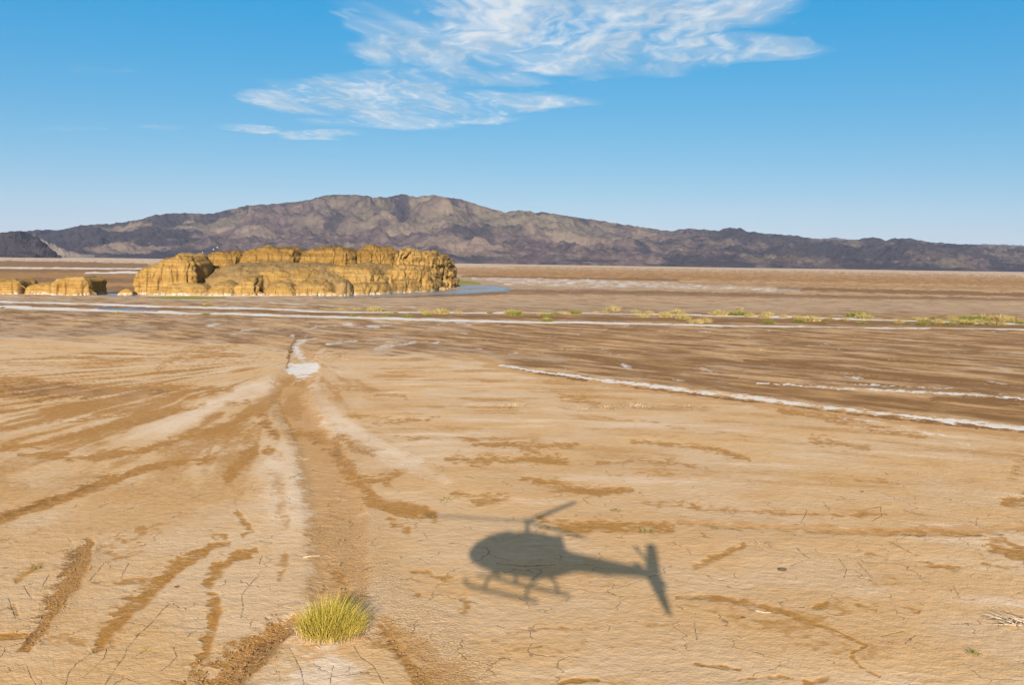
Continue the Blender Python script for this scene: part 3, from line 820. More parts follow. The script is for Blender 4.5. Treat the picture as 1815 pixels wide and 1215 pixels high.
def range_mesh(name, sky_pts, y0, y1, ncol, nrow, crest=0.62, rough=0.55, seed=1, colour=None, px_lo=-700, px_hi=2500, wig=260.0, shape=1.0):
    e = np.linspace((px_lo - 909.5), (px_hi - 909.5), ncol)
    ys = y0 + (y1 - y0) * np.linspace(0, 1, nrow) ** 1.15
    E_, Y = np.meshgrid(e, ys); X = E_ * Y / F
    px = E_ + 909.5
    tgt = np.interp(e, [p[0] - 909.5 for p in sky_pts], [hor(p[0]) - p[1] for p in sky_pts])   # skyline above the horizon
    ang = tgt + 1.6 * gn2(e / 11.0, e * 0 + seed) + 0.9 * gn2(e / 4.5, e * 0 + seed + 9)
    wobx = fbm2(X / 1300, Y / 1300, 4, .5, seed)
    tt = (Y - y0) / (y1 - y0) + 0.16 * wobx
    ramp = np.where(tt < crest, np.clip(tt / crest, 0, 1) ** shape, np.clip(1 - (tt - crest) / (1.02 - crest) * 0.9, 0, 1))
    ramp = np.clip(ramp, 0, 1)
    rg = ridged(X / 700 + 0.5 * wobx, Y / 700 + 0.5 * wobx, 5, seed + 3)
    rg2 = ridged(X / 230, Y / 230, 5, seed + 5)
    ker = np.hanning(43)[1:-1]; ker /= ker.sum()
    sm = lambda a: np.convolve(np.pad(a, len(ker) // 2, 'edge'), ker, 'valid')
    slow = sm(tgt)
    step = ramp + 0.05 * np.sin(ramp * 22 + 5 * wobx) * smooth(ramp, 0, .2) * (1 - smooth(ramp, .8, 1))
    h = (slow[None, :] * Y / F) * step * (0.86 + rough * 0.42 * (rg - 0.55)) + ((rg2 - .5) * 30 + (ridged(X / 85, Y / 85, 3, seed + 7) - .5) * 12 + (ridged(X / 190 + 1.2 * wobx + .25 * Y / 600, Y / 620, 3, seed + 17) - .5) * 24 * smooth(ramp, .05, .4) + (rg - .5) * 52 * (1 - .6 * ramp)) * np.clip(ramp * 4, 0, 1)
    top = (F * h / Y).max(0)
    k = np.clip(slow / np.maximum(sm(top), 1), 0.3, 2.4)
    h = h * k[None, :]
    el = F * h / Y; top = el.max(0)
    lift = (ang - top)[None, :] * Y / F
    h = h + lift * smooth(el / np.maximum(top, 1)[None, :], 0.80, 1.0)
    h = h + H * smooth(ramp, .3, .9) - 6 * (1 - smooth(ramp, 0.0, 0.05))
    v = np.stack([X, Y, h], -1)
    me = mesh_from(name, v.reshape(-1, 3), grid_faces(nrow, ncol)[:, ::-1])
    slope = np.gradient(h, axis=0) / np.maximum(np.gradient(Y, axis=0), 1)
    c = colour(X, Y, h, px, ramp, rg, rg2, slope)
    attr(me, 'rocks', c.reshape(-1, 4))
    me.polygons.foreach_set('use_smooth', np.ones(len(me.polygons), bool))
    return me, (e, ys, h)


def main_colour(X, Y, h, px, ramp, rg, rg2, slope):
    a = fbm2(X / 520, Y / 700, 5, .6, 41); b = fbm2(X / 240, Y / 420, 5, .6, 42); c = fbm2(X / 900, Y / 900, 4, .5, 43)
    right = smooth(px, 1120, 1330)
    lava = smooth(a + .35 * b, .10, .38) * 0.85
    low = smooth(.30 - ramp, -.05, .15)
    lava = np.maximum(lava, low * smooth(b + .25, 0, .5) * .75)
    lava = np.maximum(lava, right * smooth(a + .5, .15, .6) * .95)
    lava = np.maximum(lava, smooth(420 - px, 0, 150) * smooth(a + .45, 0, .5) * .95)
    tan = smooth(-a + .5 * c + .25 * rg + 0.04, .08, .50) * (1 - .8 * right) * (1 - .6 * low)
    tan = np.maximum(tan, smooth(b, .34, .55) * .7 * smooth(600 - px, -200, 200) * smooth(ramp, .2, .5))
    olive = smooth(ramp, .45, .8) * smooth(c + .3, 0, .5) * .8
    olive = np.maximum(olive, right * smooth(-a + b, .05, .4) * .7)
    # bits of red cinder and dark caps near the summit knobs are just lava
    cap = np.zeros_like(a)
    for x0, w in ((712, 16), (300, 55), (1297, 20), (1540, 26), (1595, 30)):
        cap = np.maximum(cap, np.exp(-((px - x0) / w) ** 2) * smooth(ramp, .55, .8))
    lava = np.maximum(lava, cap * .9)
    return np.stack([lava, tan * (1 - .7 * lava), olive * (1 - lava), np.zeros_like(a)], -1)


me, MTN = range_mesh('mountain_range', SKYLINE, 4450, 8600, 1500, 190, seed=2, colour=main_colour, rough=0.75, shape=0.85)
tag(obj('mountain', me, MMAT), 'dark brown volcanic mountain with tan slopes along the horizon', kind='structure')


def dark_colour(X, Y, h, px, ramp, rg, rg2, slope):
    b = fbm2(X / 90, Y / 90, 4, .6, 47)
    z = np.zeros_like(b)
    return np.stack([np.clip(.85 + b * .4, 0, 1), z, z, z], -1)


def fan_colour(X, Y, h, px, ramp, rg, rg2, slope):
    z = np.zeros_like(X)
    return np.stack([z, z, z, z + 1], -1)


me, _ = range_mesh('foothill', [(-400, 430), (-200, 416), (-60, 412), (0, 413), (20, 411), (40, 409), (55, 413), (70, 421), (84, 431), (95, 440), (104, 448), (110, 458)],
                   3300, 3900, 900, 60, seed=9, colour=dark_colour, px_lo=-400, px_hi=112, rough=.35)
tag(obj('foothill', me, MMAT), 'low dark hill at the far left edge', kind='structure')
me, _ = range_mesh('sand_fan', [(50, 452), (66, 432), (76, 424), (90, 429), (105, 436), (120, 442.5), (140, 448), (158, 452), (170, 455)],
                   3950, 4400, 420, 40, seed=19, colour=fan_colour, px_lo=50, px_hi=170, rough=.05)
tag(obj('sand_fan', me, MMAT), 'pale sand slope beside the low dark hill', kind='structure')


def blue_colour(X, Y, h, px, ramp, rg, rg2, slope):
    z = np.zeros_like(X); return np.stack([z + .2, z, z + .4, z], -1)


me, _ = range_mesh('far_ridge', [(1300, 452), (1400, 436), (1440, 426), (1470, 421), (1500, 424), (1560, 432), (1640, 433), (1740, 433), (1790, 434), (1815, 436), (2000, 441), (2400, 465)],
                   13500, 16000, 320, 24, seed=14, colour=blue_colour, px_lo=1300, px_hi=2400, rough=.3)
tag(obj('far_ridge', me, MMAT), 'faint blue ridge beyond the dark hills at the far right', kind='structure')


def terrain_at(px, py):
    """first place on the mountain seen at px, py"""
    e, ys, h = MTN
    j = int(np.argmin(np.abs(e - (px - 909.5))))
    el = (h[:, j] - H) * F / ys
    i = int(np.argmax(el >= hor(px) - py))
    return np.array([e[j] * ys[i] / F, ys[i], h[i, j]])


# ------------------------------------------------------------------ sandstone rocks
def rock_material(name, c_lo, c_hi, c_band, strata=1.0, salt=True):
    m, t = new_mat(name)
    g = t.add('ShaderNodeNewGeometry'); pos = g.outputs['Position']
    sp = t.add('ShaderNodeSeparateXYZ'); t.link(pos, sp.inputs[0])
    n = t.noise(pos, 0.35, 6.0, 0.6); nf = t.noise(pos, 1.6, 5.0, 0.6)
    band = t.noise(t.comb(t.math('MULTIPLY', sp.outputs[0], 0.02), t.math('MULTIPLY', sp.outputs[1], 0.02),
                          t.math('ADD', sp.outputs[2], t.math('MULTIPLY', n, 0.8))), 1.5, 5.0, 0.65)
    c = t.mix(t.ramp(n, .3, .7), c_lo, c_hi)
    c = t.mix(t.math('MULTIPLY', t.ramp(band, .46, .60), 0.85 * strata), c, c_band)
    c = t.mix(t.ramp(nf, .56, .74, 0, .55), c, tuple(k * 0.5 for k in c_lo))
    if salt:
        zz = t.math('ADD', sp.outputs[2], t.math('MULTIPLY', t.math('SUBTRACT', n, .5), 3.2))
        sf = t.math('MULTIPLY', t.ramp(zz, 0.9, 0.2), t.ramp(nf, .42, .58))
        c = t.mix(sf, c, (0.42, 0.36, 0.29))
    hgt = t.math('ADD', t.math('MULTIPLY', n, .6), t.math('ADD', t.math('MULTIPLY', band, .8 * strata), t.math('MULTIPLY', nf, .35)))
    finish(t, c, 0.95, hgt, 0.8, 0.9, 0.15)
    return m


ROCK = rock_material('golden_sandstone', (0.190, 0.100, 0.022), (0.285, 0.163, 0.045), (0.315, 0.19, 0.062))
CAPR = rock_material('cap_sandstone', (0.145, 0.074, 0.015), (0.220, 0.118, 0.026), (0.245, 0.142, 0.040))
SCREE = rock_material('scree', (0.165, 0.095, 0.030), (0.235, 0.145, 0.055), (0.22, 0.14, 0.055), 0.2)


def bluff(name, tops, yf, depth, mat, parent, seed, p=0.45, k_end=5.0, strata=0.5, flute=0.32, lump=1.3, ns=110, nt=54, px0=None, px1=None, zb=-0.8, dip=0.0, skirt=1.0, cleft=1.0):
    """a block of layered rock: skyline tops [(px, py)], front line yf=(left,right) metres away, depth back from it"""
    px0 = tops[0][0] if px0 is None else px0; px1 = tops[-1][0] if px1 is None else px1
    if not isinstance(yf, tuple): yf = (yf, yf)
    s = np.linspace(0, 1, ns); t = np.linspace(0, math.pi, nt)
    S_, T_ = np.meshgrid(s, t, indexing='ij')
    px = px0 + (px1 - px0) * S_
    yfr = yf[0] + (yf[1] - yf[0]) * S_
    end = np.clip(1 - np.abs(2 * S_ - 1) ** k_end, 0, 1) ** (1.0 / k_end)
    top = np.interp(px, [a for a, b in tops], [b for a, b in tops])
    ymid = yfr + depth / 2
    hz = wz(px, top, ymid) * (0.25 + 0.75 * end)
    ct = np.cos(T_); st = np.sin(T_)
    yy = ymid - np.sign(ct) * np.abs(ct) ** p * depth / 2 * end * skirt
    zz = zb + (hz - zb) * np.abs(st) ** p
    # x follows the line of the front so that the block keeps its width
    xx = wx(px, ymid)
    v = np.stack([xx, yy, zz], -1)
    # outward direction
    du = np.gradient(v, axis=0); dv = np.gradient(v, axis=1)
    n = np.cross(dv, du); n /= np.linalg.norm(n, axis=-1, keepdims=True) + 1e-6
    cen = v.mean((0, 1)); sgn = np.sign(np.sum(n * (v - cen), -1).mean()); n *= sgn
    size = np.clip(hz.max() / 16.0, 0.25, 1)
    side = np.clip(1 - np.abs(n[..., 2]), 0, 1)
    zs = v[..., 2] + dip * (v[..., 0] - cen[0]) + 0.5 * fbm3(v, 0.12, 2, .5, seed)
    lay = fbm3(np.stack([zs * 0 + seed * 3.1, v[..., 0] * 0.01, zs], -1), 0.95, 4, .6, seed)
    lay = lay + 0.6 * np.tanh(6 * gn3(zs * 0.42, zs * 0 + seed, zs * 0 + 0.5))
    fl = fbm3(np.stack([v[..., 0] + .4 * v[..., 1], v[..., 1] * .3, v[..., 2] * .12], -1), 0.33, 3, .55, seed + 4)
    cl = -np.clip(1 - np.abs(fbm3(np.stack([v[..., 0], v[..., 1] * .2, v[..., 2] * .10], -1), 0.15, 3, .55, seed + 8)) * 11, 0, 1)
    lm = fbm3(v, 0.11, 5, .55, seed + 2)
    rid = 1 - np.abs(fbm3(v, 0.30, 4, .6, seed + 12)) * 2.2
    disp = size * (lump * 2.5 * lm + lump * 0.9 * (rid - .5) + side * (strata * 1.1 * lay + flute * 1.3 * fl + cleft * 3.4 * cl)) + 0.7 * size * fbm3(v, .9, 4, .65, seed + 6)
    fade = smooth(v[..., 2], zb - .1, zb + .6)
    v = v + n * (disp * (0.35 + .65 * fade))[..., None]
    # close the ends down into the ground
    org = np.array([cen[0], cen[1], 0.0])
    f = grid_faces(ns, nt)
    q = v.reshape(-1, 3) - org
    c0 = v[0].mean(0) - org; c1 = v[-1].mean(0) - org
    nv = len(q)
    q = np.concatenate([q, [c0, c1]])
    a0 = np.arange(nt - 1); cap0 = np.stack([a0, a0 + 1, np.full(nt - 1, nv), np.full(nt - 1, nv)], -1)
    b0 = (ns - 1) * nt + a0; cap1 = np.stack([b0 + 1, b0, np.full(nt - 1, nv + 1), np.full(nt - 1, nv + 1)], -1)
    me = bpy.data.meshes.new(name)
    faces = f.tolist() + [c[:3] for c in cap0.tolist()] + [c[:3] for c in cap1.tolist()]
    me.from_pydata(q.tolist(), [], faces)
    me.update()
    import bmesh
    bm = bmesh.new(); bm.from_mesh(me); bmesh.ops.recalc_face_normals(bm, faces=bm.faces); bm.to_mesh(me); bm.free()
    me.polygons.foreach_set('use_smooth', np.ones(len(me.polygons), bool))
    if parent is None:
        return obj(name, me, mat, None, tuple(org))
    o = obj(name, me, mat, parent); o.location = org - np.array(parent.location)
    return o


OUT = empty('rock_outcrop', (wx(530, 385), 385, 0))
tag(OUT, 'long golden layered sandstone outcrop rising from the flat', 'rock outcrop')
bluff('rock_bluff', [(258, 496), (266, 484), (287, 471), (310, 459), (335, 452), (352, 453), (368, 463)], (332, 338), 30, ROCK, OUT, 3, p=.42, k_end=6, dip=-.12, cleft=.4, flute=.12, strata=.7)['label'] = 'detached rounded bluff at the left end'
bluff('cap_rock', [(371, 470), (378, 457), (395, 449), (420, 446), (440, 447), (452, 452)], (372, 376), 34, CAPR, OUT, 11, p=.46, k_end=5, cleft=.7, strata=.4)
bluff('cap_rock', [(436, 455), (450, 446), (475, 442), (505, 440), (530, 442), (546, 448)], (378, 382), 36, CAPR, OUT, 12, p=.46, k_end=5, cleft=.7, strata=.4)
bluff('cap_rock', [(536, 452), (552, 443), (575, 439), (605, 438), (626, 442), (639, 449)], (385, 394), 36, CAPR, OUT, 13, p=.46, k_end=5, cleft=.7, strata=.4)
bluff('cap_rock', [(628, 452), (640, 443), (662, 438), (690, 439), (703, 445), (714, 452)], (400, 418), 38, CAPR, OUT, 14, p=.46, k_end=5, cleft=.7, strata=.4)
bluff('cap_rock', [(704, 453), (714, 445), (728, 443), (752, 446), (776, 451)], (412, 440), 40, ROCK, OUT, 15, p=.36, k_end=7, cleft=1.5)
bluff('cap_rock', [(758, 450), (772, 449), (790, 455), (800, 467), (809, 492)], (430, 470), 44, ROCK, OUT, 16, p=.42, k_end=5, strata=.9)
# slopes of fallen rock below the cap
bluff('scree_slope', [(352, 480), (372, 473), (420, 466), (500, 465), (560, 466), (600, 470), (650, 480)], (340, 358), 62, SCREE, OUT, 21, p=.95, k_end=3, strata=.35, flute=.6, cleft=.5, ns=200)
bluff('scree_slope', [(560, 478), (600, 466), (650, 464), (700, 466), (745, 474), (790, 492)], (356, 420), 70, SCREE, OUT, 22, p=.95, k_end=3, strata=.5, flute=.7, cleft=.6, ns=180)
bluff('ledge_rock', [(438, 486), (455, 477), (490, 471), (525, 473), (560, 476), (585, 486)], (350, 354), 40, ROCK, OUT, 23, p=.7, k_end=3, strata=.6, flute=.8, cleft=1.0)
bluff('ledge_rock', [(560, 488), (585, 476), (625, 472), (668, 474), (690, 484)], (362, 374), 36, ROCK, OUT, 24, p=.7, k_end=3, strata=.6, flute=.8, cleft=1.0)
bluff('ledge_rock', [(672, 486), (690, 474), (720, 468), (752, 472), (775, 484)], (384, 410), 36, ROCK, OUT, 25, p=.7, k_end=3, strata=.6, flute=.8, cleft=1.0)
# foot of the cliff
bluff('foot_rock', [(290, 512), (305, 503), (325, 498), (348, 497), (372, 500), (391, 509)], (330, 334), 30, ROCK, OUT, 31, p=.7, k_end=4, ns=90, nt=40, lump=1.6)
bluff('foot_rock', [(380, 514), (392, 504), (412, 497), (428, 504), (437, 514)], (333, 335), 26, ROCK, OUT, 32, p=.75, k_end=4, ns=70, nt=40, lump=1.6)
bluff('foot_rock', [(428, 512), (438, 500), (450, 489), (468, 487), (476, 496), (482, 510)], (337, 340), 34, ROCK, OUT, 33, p=.7, k_end=4, ns=70, nt=40, lump=1.6)
bluff('foot_rock', [(476, 514), (486, 503), (503, 496), (522, 499), (540, 511)], (340, 343), 30, ROCK, OUT, 34, p=.75, k_end=4, ns=70, nt=40, lump=1.6)
bluff('foot_rock', [(526, 514), (540, 499), (560, 493), (584, 496), (602, 509)], (345, 350), 34, ROCK, OUT, 35, p=.75, k_end=4, ns=70, nt=40, lump=1.6)
bluff('foot_rock', [(598, 510), (605, 500), (614, 497), (624, 507)], (350, 351), 14, SCREE, OUT, 36, p=.6, k_end=4, ns=40, nt=30, lump=1.6)
bluff('foot_rock', [(612, 515), (630, 503), (655, 495), (684, 499), (698, 508)], (354, 372), 34, ROCK, OUT, 37, p=.8, k_end=4, ns=80, nt=40, lump=1.6)
bluff('foot_rock', [(684, 511), (702, 496), (726, 489), (752, 492), (770, 502)], (374, 410), 34, ROCK, OUT, 38, p=.8, k_end=4, ns=80, nt=40, lump=1.6)
rng = random.Random(5)


def pebble(rad, seed, sub=2, sq=(1, 1, .7)):
    import bmesh
    bm = bmesh.new(); bmesh.ops.create_icosphere(bm, subdivisions=sub, radius=1)
    co = np.array([v.co[:] for v in bm.verts])
    r = 1 + .35 * fbm3(co, 1.1, 3, .5, seed)
    for v, q, k in zip(bm.verts, co, r):
        v.co = (q[0] * k * rad * sq[0], q[1] * k * rad * sq[1], q[2] * k * rad * sq[2])
    me = bpy.data.meshes.new('stone'); bm.to_mesh(me); bm.free()
    return me


PEB = [pebble(1, i) for i in range(6)]
for i in range(70):
    px = rng.uniform(268, 800)
    yb = np.interp(px, [250, 400, 600, 700, 790, 808], [331, 338, 352, 386, 440, 500]) + rng.uniform(-1.5, 3)
    me = PEB[i % 6]
    o = obj('boulder', me, ROCK, OUT); r = rng.uniform(.5, 1.7)
    o.location = np.array([wx(px, yb), yb, r * .25]) - np.array(OUT.location); o.scale = (r * 1.2, r, r); o.rotation_euler = (0, 0, rng.uniform(0, 6))
for i in range(36):
    px = rng.uniform(400, 740); k = rng.uniform(.1, .55)
    yb = np.interp(px, [250, 400, 600, 700, 790], [331, 340, 356, 386, 430])
    dep = 31 * k; zt = wz(px, 467, yb + 31) * (k ** .9) * .92
    o = obj('boulder', PEB[i % 6], SCREE, OUT); r = rng.uniform(.4, 1.2)
    o.location = np.array([wx(px, yb + dep), yb + dep, zt]) - np.array(OUT.location); o.scale = (r * 1.2, r, r); o.rotation_euler = (0, 0, rng.uniform(0, 6))

b = bluff('low_rock', [(-70, 503), (-30, 497), (10, 496), (40, 494), (54, 496)], (317, 319), 18, ROCK, None, 51, p=.36, k_end=8, ns=70, nt=36, strata=.8)
tag(b, 'golden block of rock cut off by the left edge of the photo', 'rock')
b = bluff('low_rock', [(58, 508), (68, 503), (88, 499), (104, 500), (110, 505)], (323, 323), 14, ROCK, None, 52, p=.42, k_end=6, ns=60, nt=36, strata=.8)
tag(b, 'lowest sloping golden rock between two larger blocks at the left edge', 'rock')
b = bluff('low_rock', [(106, 499), (118, 494), (140, 490), (163, 489), (178, 496)], (316, 318), 18, ROCK, None, 53, p=.4, k_end=7, ns=70, nt=36, strata=.9)
tag(b, 'flat-topped golden rock block left of the dark pool', 'rock')
b = bluff('low_rock', [(211, 520), (219, 514), (229, 512), (239, 516)], 328, 4.5, ROCK, None, 54, p=.55, k_end=4, ns=30, nt=24, flute=.2)
tag(b, 'small lone golden rock between the low blocks and the long outcrop', 'rock')

# ------------------------------------------------------------------ standing water round the outcrop
def water():
    m, t = new_mat('shallow_water')
    g = t.add('ShaderNodeNewGeometry')
    n = t.noise(t.scale(g.outputs['Position'], (1, .35, 1)), 0.8, 4.0)
    b = finish(t, (0.22, 0.18, 0.15), 0.28, n, 0.12, 0.05, .5)
    b.inputs['IOR'].default_value = 1.33
    pts = [at(555, 528.5), at(700, 526), at(800, 521), at(890, 516), at(905, 509), at(860, 500), at(812, 497), at(780, 503), at(560, 520)]
    me = bpy.data.meshes.new('water'); me.from_pydata([(p[0], p[1], -0.085) for p in pts], [], [list(range(len(pts)))])
    tag(obj('water', me, m), 'shallow water lying on the flat beside the outcrop', kind='structure')
    pts = [at(150, 526), at(250, 527.5), at(262, 519), at(160, 518)]
    me = bpy.data.meshes.new('water'); me.from_pydata([(p[0], p[1], -0.085) for p in pts], [], [list(range(len(pts)))])
    tag(obj('pool_water', me, m), 'small dark pool by the lone rock', kind='structure')


water()

# ------------------------------------------------------------------ far huts on the mountain foot
HUTW = plain('hut_wall', (0.62, 0.60, 0.56), .7)
HUTR = plain('hut_roof', (0.55, 0.56, 0.58), .45)


def hut(px, py, w, label):
    p = terrain_at(px, py)
    r = empty('hut', (p[0], p[1], p[2] - .5), (0, 0, px * .7))
    tag(r, label, 'hut', 'white huts on the mountain foot')
    a, b, h = w / 2, w / 3, w * .45
    me = bpy.data.meshes.new('wall')
    me.from_pydata([(-a, -b, -2), (a, -b, -2), (a, b, -2), (-a, b, -2), (-a, -b, h), (a, -b, h), (a, b, h), (-a, b, h)], [],
                   [(0, 1, 5, 4), (1, 2, 6, 5), (2, 3, 7, 6), (3, 0, 4, 7), (4, 5, 6, 7)])
    obj('wall', me, HUTW, r)
    me = bpy.data.meshes.new('roof'); k = 1.12
    me.from_pydata([(-a * k, -b * k, h + .02), (a * k, -b * k, h + .02), (a * k, b * k, h + .02), (-a * k, b * k, h + .02), (-a * k, 0, h * 1.5), (a * k, 0, h * 1.5)], [],
                   [(0, 1, 5, 4), (2, 3, 4, 5), (1, 2, 5), (3, 0, 4), (3, 2, 1, 0)])
    obj('roof', me, HUTR, r)


hut(381, 443, 6, 'brightest white hut above the notch in the long outcrop')
hut(386, 441, 4.5, 'white hut just right of the brightest one')
hut(362, 448, 4.5, 'white hut lower down left of the brightest one')
hut(332, 450, 4, 'lowest white hut above the top of the left bluff')
hut(395, 449, 4, 'small pale hut right of the outcrop notch')
hut(266, 432, 4, 'lone pale hut high on the slope left of the outcrop')


# ------------------------------------------------------------------ grass
def blade_mesh(name, n, rad, hgt, lean, width, seed, flat=0.55, seg=3, wind=(0, 0), dome=True, tipcol=True):
    """a clump of curved grass blades as one mesh"""
    r = np.random.default_rng(seed)
    a = r.uniform(0, 2 * math.pi, n); q = np.sqrt(r.uniform(0, 1, n))
    bx = np.cos(a) * q * rad; by = np.sin(a) * q * rad * 0.85
    L = hgt * r.uniform(.45, 1.15, n) * (1 - (0.45 * q ** 2 if dome else 0))
    tilt = lean * q * r.uniform(.5, 1.3, n) + r.normal(0, .12, n)
    dirx = np.cos(a + r.normal(0, .5, n)); diry = np.sin(a + r.normal(0, .5, n))
    fa = r.uniform(0, math.pi, n)
    wxx = np.cos(fa) * width; wyy = np.sin(fa) * width
    V = np.zeros((n, seg + 1, 2, 3), np.float32)
    T = np.zeros((n, seg + 1, 2))
    for i in range(seg + 1):
        t = i / seg
        bend = tilt * (t ** 1.5)
        cx = bx + dirx * L * np.sin(bend) * t + wind[0] * L * t * t
        cy = by + diry * L * np.sin(bend) * t + wind[1] * L * t * t
        cz = L * t * np.cos(bend * .8) - 0.02
        w = (1 - t) * 0.9 + 0.1
        V[:, i, 0] = np.stack([cx - wxx * w, cy - wyy * w, cz], -1)
        V[:, i, 1] = np.stack([cx + wxx * w, cy + wyy * w, cz], -1)
        T[:, i, :] = t
    idx = np.arange(n)[:, None] * (seg + 1) * 2 + np.arange(seg)[None, :] * 2
    f = np.stack([idx, idx + 1, idx + 3, idx + 2], -1).reshape(-1, 4)
    me = mesh_from(name, V.reshape(-1, 3), f)
    hue = np.repeat(r.uniform(0, 1, n), (seg + 1) * 2)
    t = T.reshape(-1)
    attr(me, 'blade', np.stack([hue, t, t * 0, t * 0 + 1], -1))
    return me


def grass_material(name, green, straw, mixc=0.5):
    m, t = new_mat(name)
    a = t.add('ShaderNodeAttribute', attribute_name='blade'); s = t.add('ShaderNodeSeparateColor'); t.link(a.outputs['Color'], s.inputs[0])
    g = t.add('ShaderNodeNewGeometry')
    n = t.noise(g.outputs['Position'], 2.0, 3.0)
    k = t.math('ADD', t.math('MULTIPLY', s.outputs[0], .8), t.math('MULTIPLY', t.math('SUBTRACT', n, .5), 1.0))
    c = t.mix(t.ramp(k, mixc - .3, mixc + .3), green, straw)
    c = t.mix(t.math('MULTIPLY', s.outputs[1], .35), c, straw)
    b = finish(t, c, .7, spec=.2)
    tr = t.add('ShaderNodeBsdfTranslucent'); t.link(c, tr.inputs[0])
    mx = t.add('ShaderNodeMixShader'); mx.inputs[0].default_value = .2
    t.link(b.outputs[0], mx.inputs[1]); t.link(tr.outputs[0], mx.inputs[2])
    out = [q for q in t.n if q.type == 'OUTPUT_MATERIAL'][0]
    t.link(mx.outputs[0], out.inputs['Surface'])
    return m


GR_Y = grass_material('tussock_grass', (0.235, 0.180, 0.012), (0.54, 0.395, 0.075), .30)
GR_D = grass_material('tussock_inner', (0.12, 0.120, 0.008), (0.32, 0.25, 0.025), .45)
GR_S = grass_material('straw_grass', (0.27, 0.21, 0.05), (0.40, 0.29, 0.11), .35)
GR_G = grass_material('green_grass', (0.115, 0.125, 0.020), (0.25, 0.205, 0.045), .5)
STRAW = grass_material('dead_straw', (0.36, 0.245, 0.12), (0.46, 0.33, 0.19), .5)
TWIG = plain('dead_twig', (0.20, 0.125, 0.075), .9, var=.35)
TWIGP = plain('bleached_twig', (0.44, 0.33, 0.22), .9, var=.25)

p = at(578, 1139)
T = empty('grass_tussock', (p[0], p[1] + 0.9, -0.05))
tag(T, 'big yellow-green grass tussock in the foreground between the forking channel', 'grass tussock')
W_ = 1.18
obj('outer_blade', blade_mesh('outer_blade', 1700, W_, 1.3, .8, .012, 1, wind=(.10, .02)), GR_Y, T)['kind'] = 'stuff'
obj('inner_blade', blade_mesh('inner_blade', 900, W_ * .8, 1.15, .5, .014, 2, wind=(.08, .02)), GR_D, T)['kind'] = 'stuff'
obj('seed_stalk', blade_mesh('seed_stalk', 480, W_ * 1.0, 1.6, .75, .009, 3, wind=(.16, .05)), GR_Y, T)['kind'] = 'stuff'
obj('dry_skirt', blade_mesh('dry_skirt', 700, W_ * 1.12, .75, 1.5, .011, 4, dome=False), STRAW, T)['kind'] = 'stuff'

r2 = np.random.default_rng(77)
lit = []
for i in range(60):
    a_ = r2.uniform(0, 6.28); q_ = W_ * r2.uniform(.85, 1.5); c_ = np.array([math.cos(a_) * q_, math.sin(a_) * q_ * .85, .06]); d_ = r2.uniform(0, 6.28); l_ = r2.uniform(.12, .4)
    lit.append((c_, d_, l_))
mv = []; mf = []
for c_, d_, l_ in lit:
    u_ = np.array([math.cos(d_), math.sin(d_), r2.uniform(-.05, .25)]) * l_ / 2; n_ = np.array([-math.sin(d_), math.cos(d_), 0]) * .008; k_ = len(mv)
    mv += [c_ - u_ - n_, c_ + u_ - n_, c_ + u_ + n_, c_ - u_ + n_, c_ + np.array([0, 0, .012])]; mf += [(k_, k_ + 1, k_ + 4), (k_ + 1, k_ + 2, k_ + 4), (k_ + 2, k_ + 3, k_ + 4), (k_ + 3, k_, k_ + 4)]
lm_ = bpy.data.meshes.new('fallen_stem'); lm_.from_pydata([tuple(v_) for v_ in mv], [], mf); lm_.update()
obj('fallen_stem', lm_, TWIGP, T)['kind'] = 'stuff'
xs = np.linspace(-1.9, 1.9, 60); XX, YY = np.meshgrid(xs, xs)
ZZ = 0.20 * np.exp(-((XX / .95) ** 2 + (YY / .85) ** 2)) + 0.03 * fbm2(XX / .3, YY / .3, 3, .6, 71) * np.exp(-(XX ** 2 + YY ** 2) / 1.6) - 0.035 - 0.16 * smooth(np.hypot(XX, YY), .9, 1.7)
sm_ = mesh_from('sand_mound', np.stack([XX, YY, ZZ], -1).reshape(-1, 3), grid_faces(60, 60))
mm_, tt_ = new_mat('mound_sand'); gg_ = tt_.add('ShaderNodeNewGeometry')
finish(tt_, tt_.mix(tt_.noise(gg_.outputs['Position'], 7.0, 4.0, .65), (0.40, 0.225, 0.09), (0.60, 0.40, 0.23)), .95)
obj('sand_mound', sm_, mm_, T)

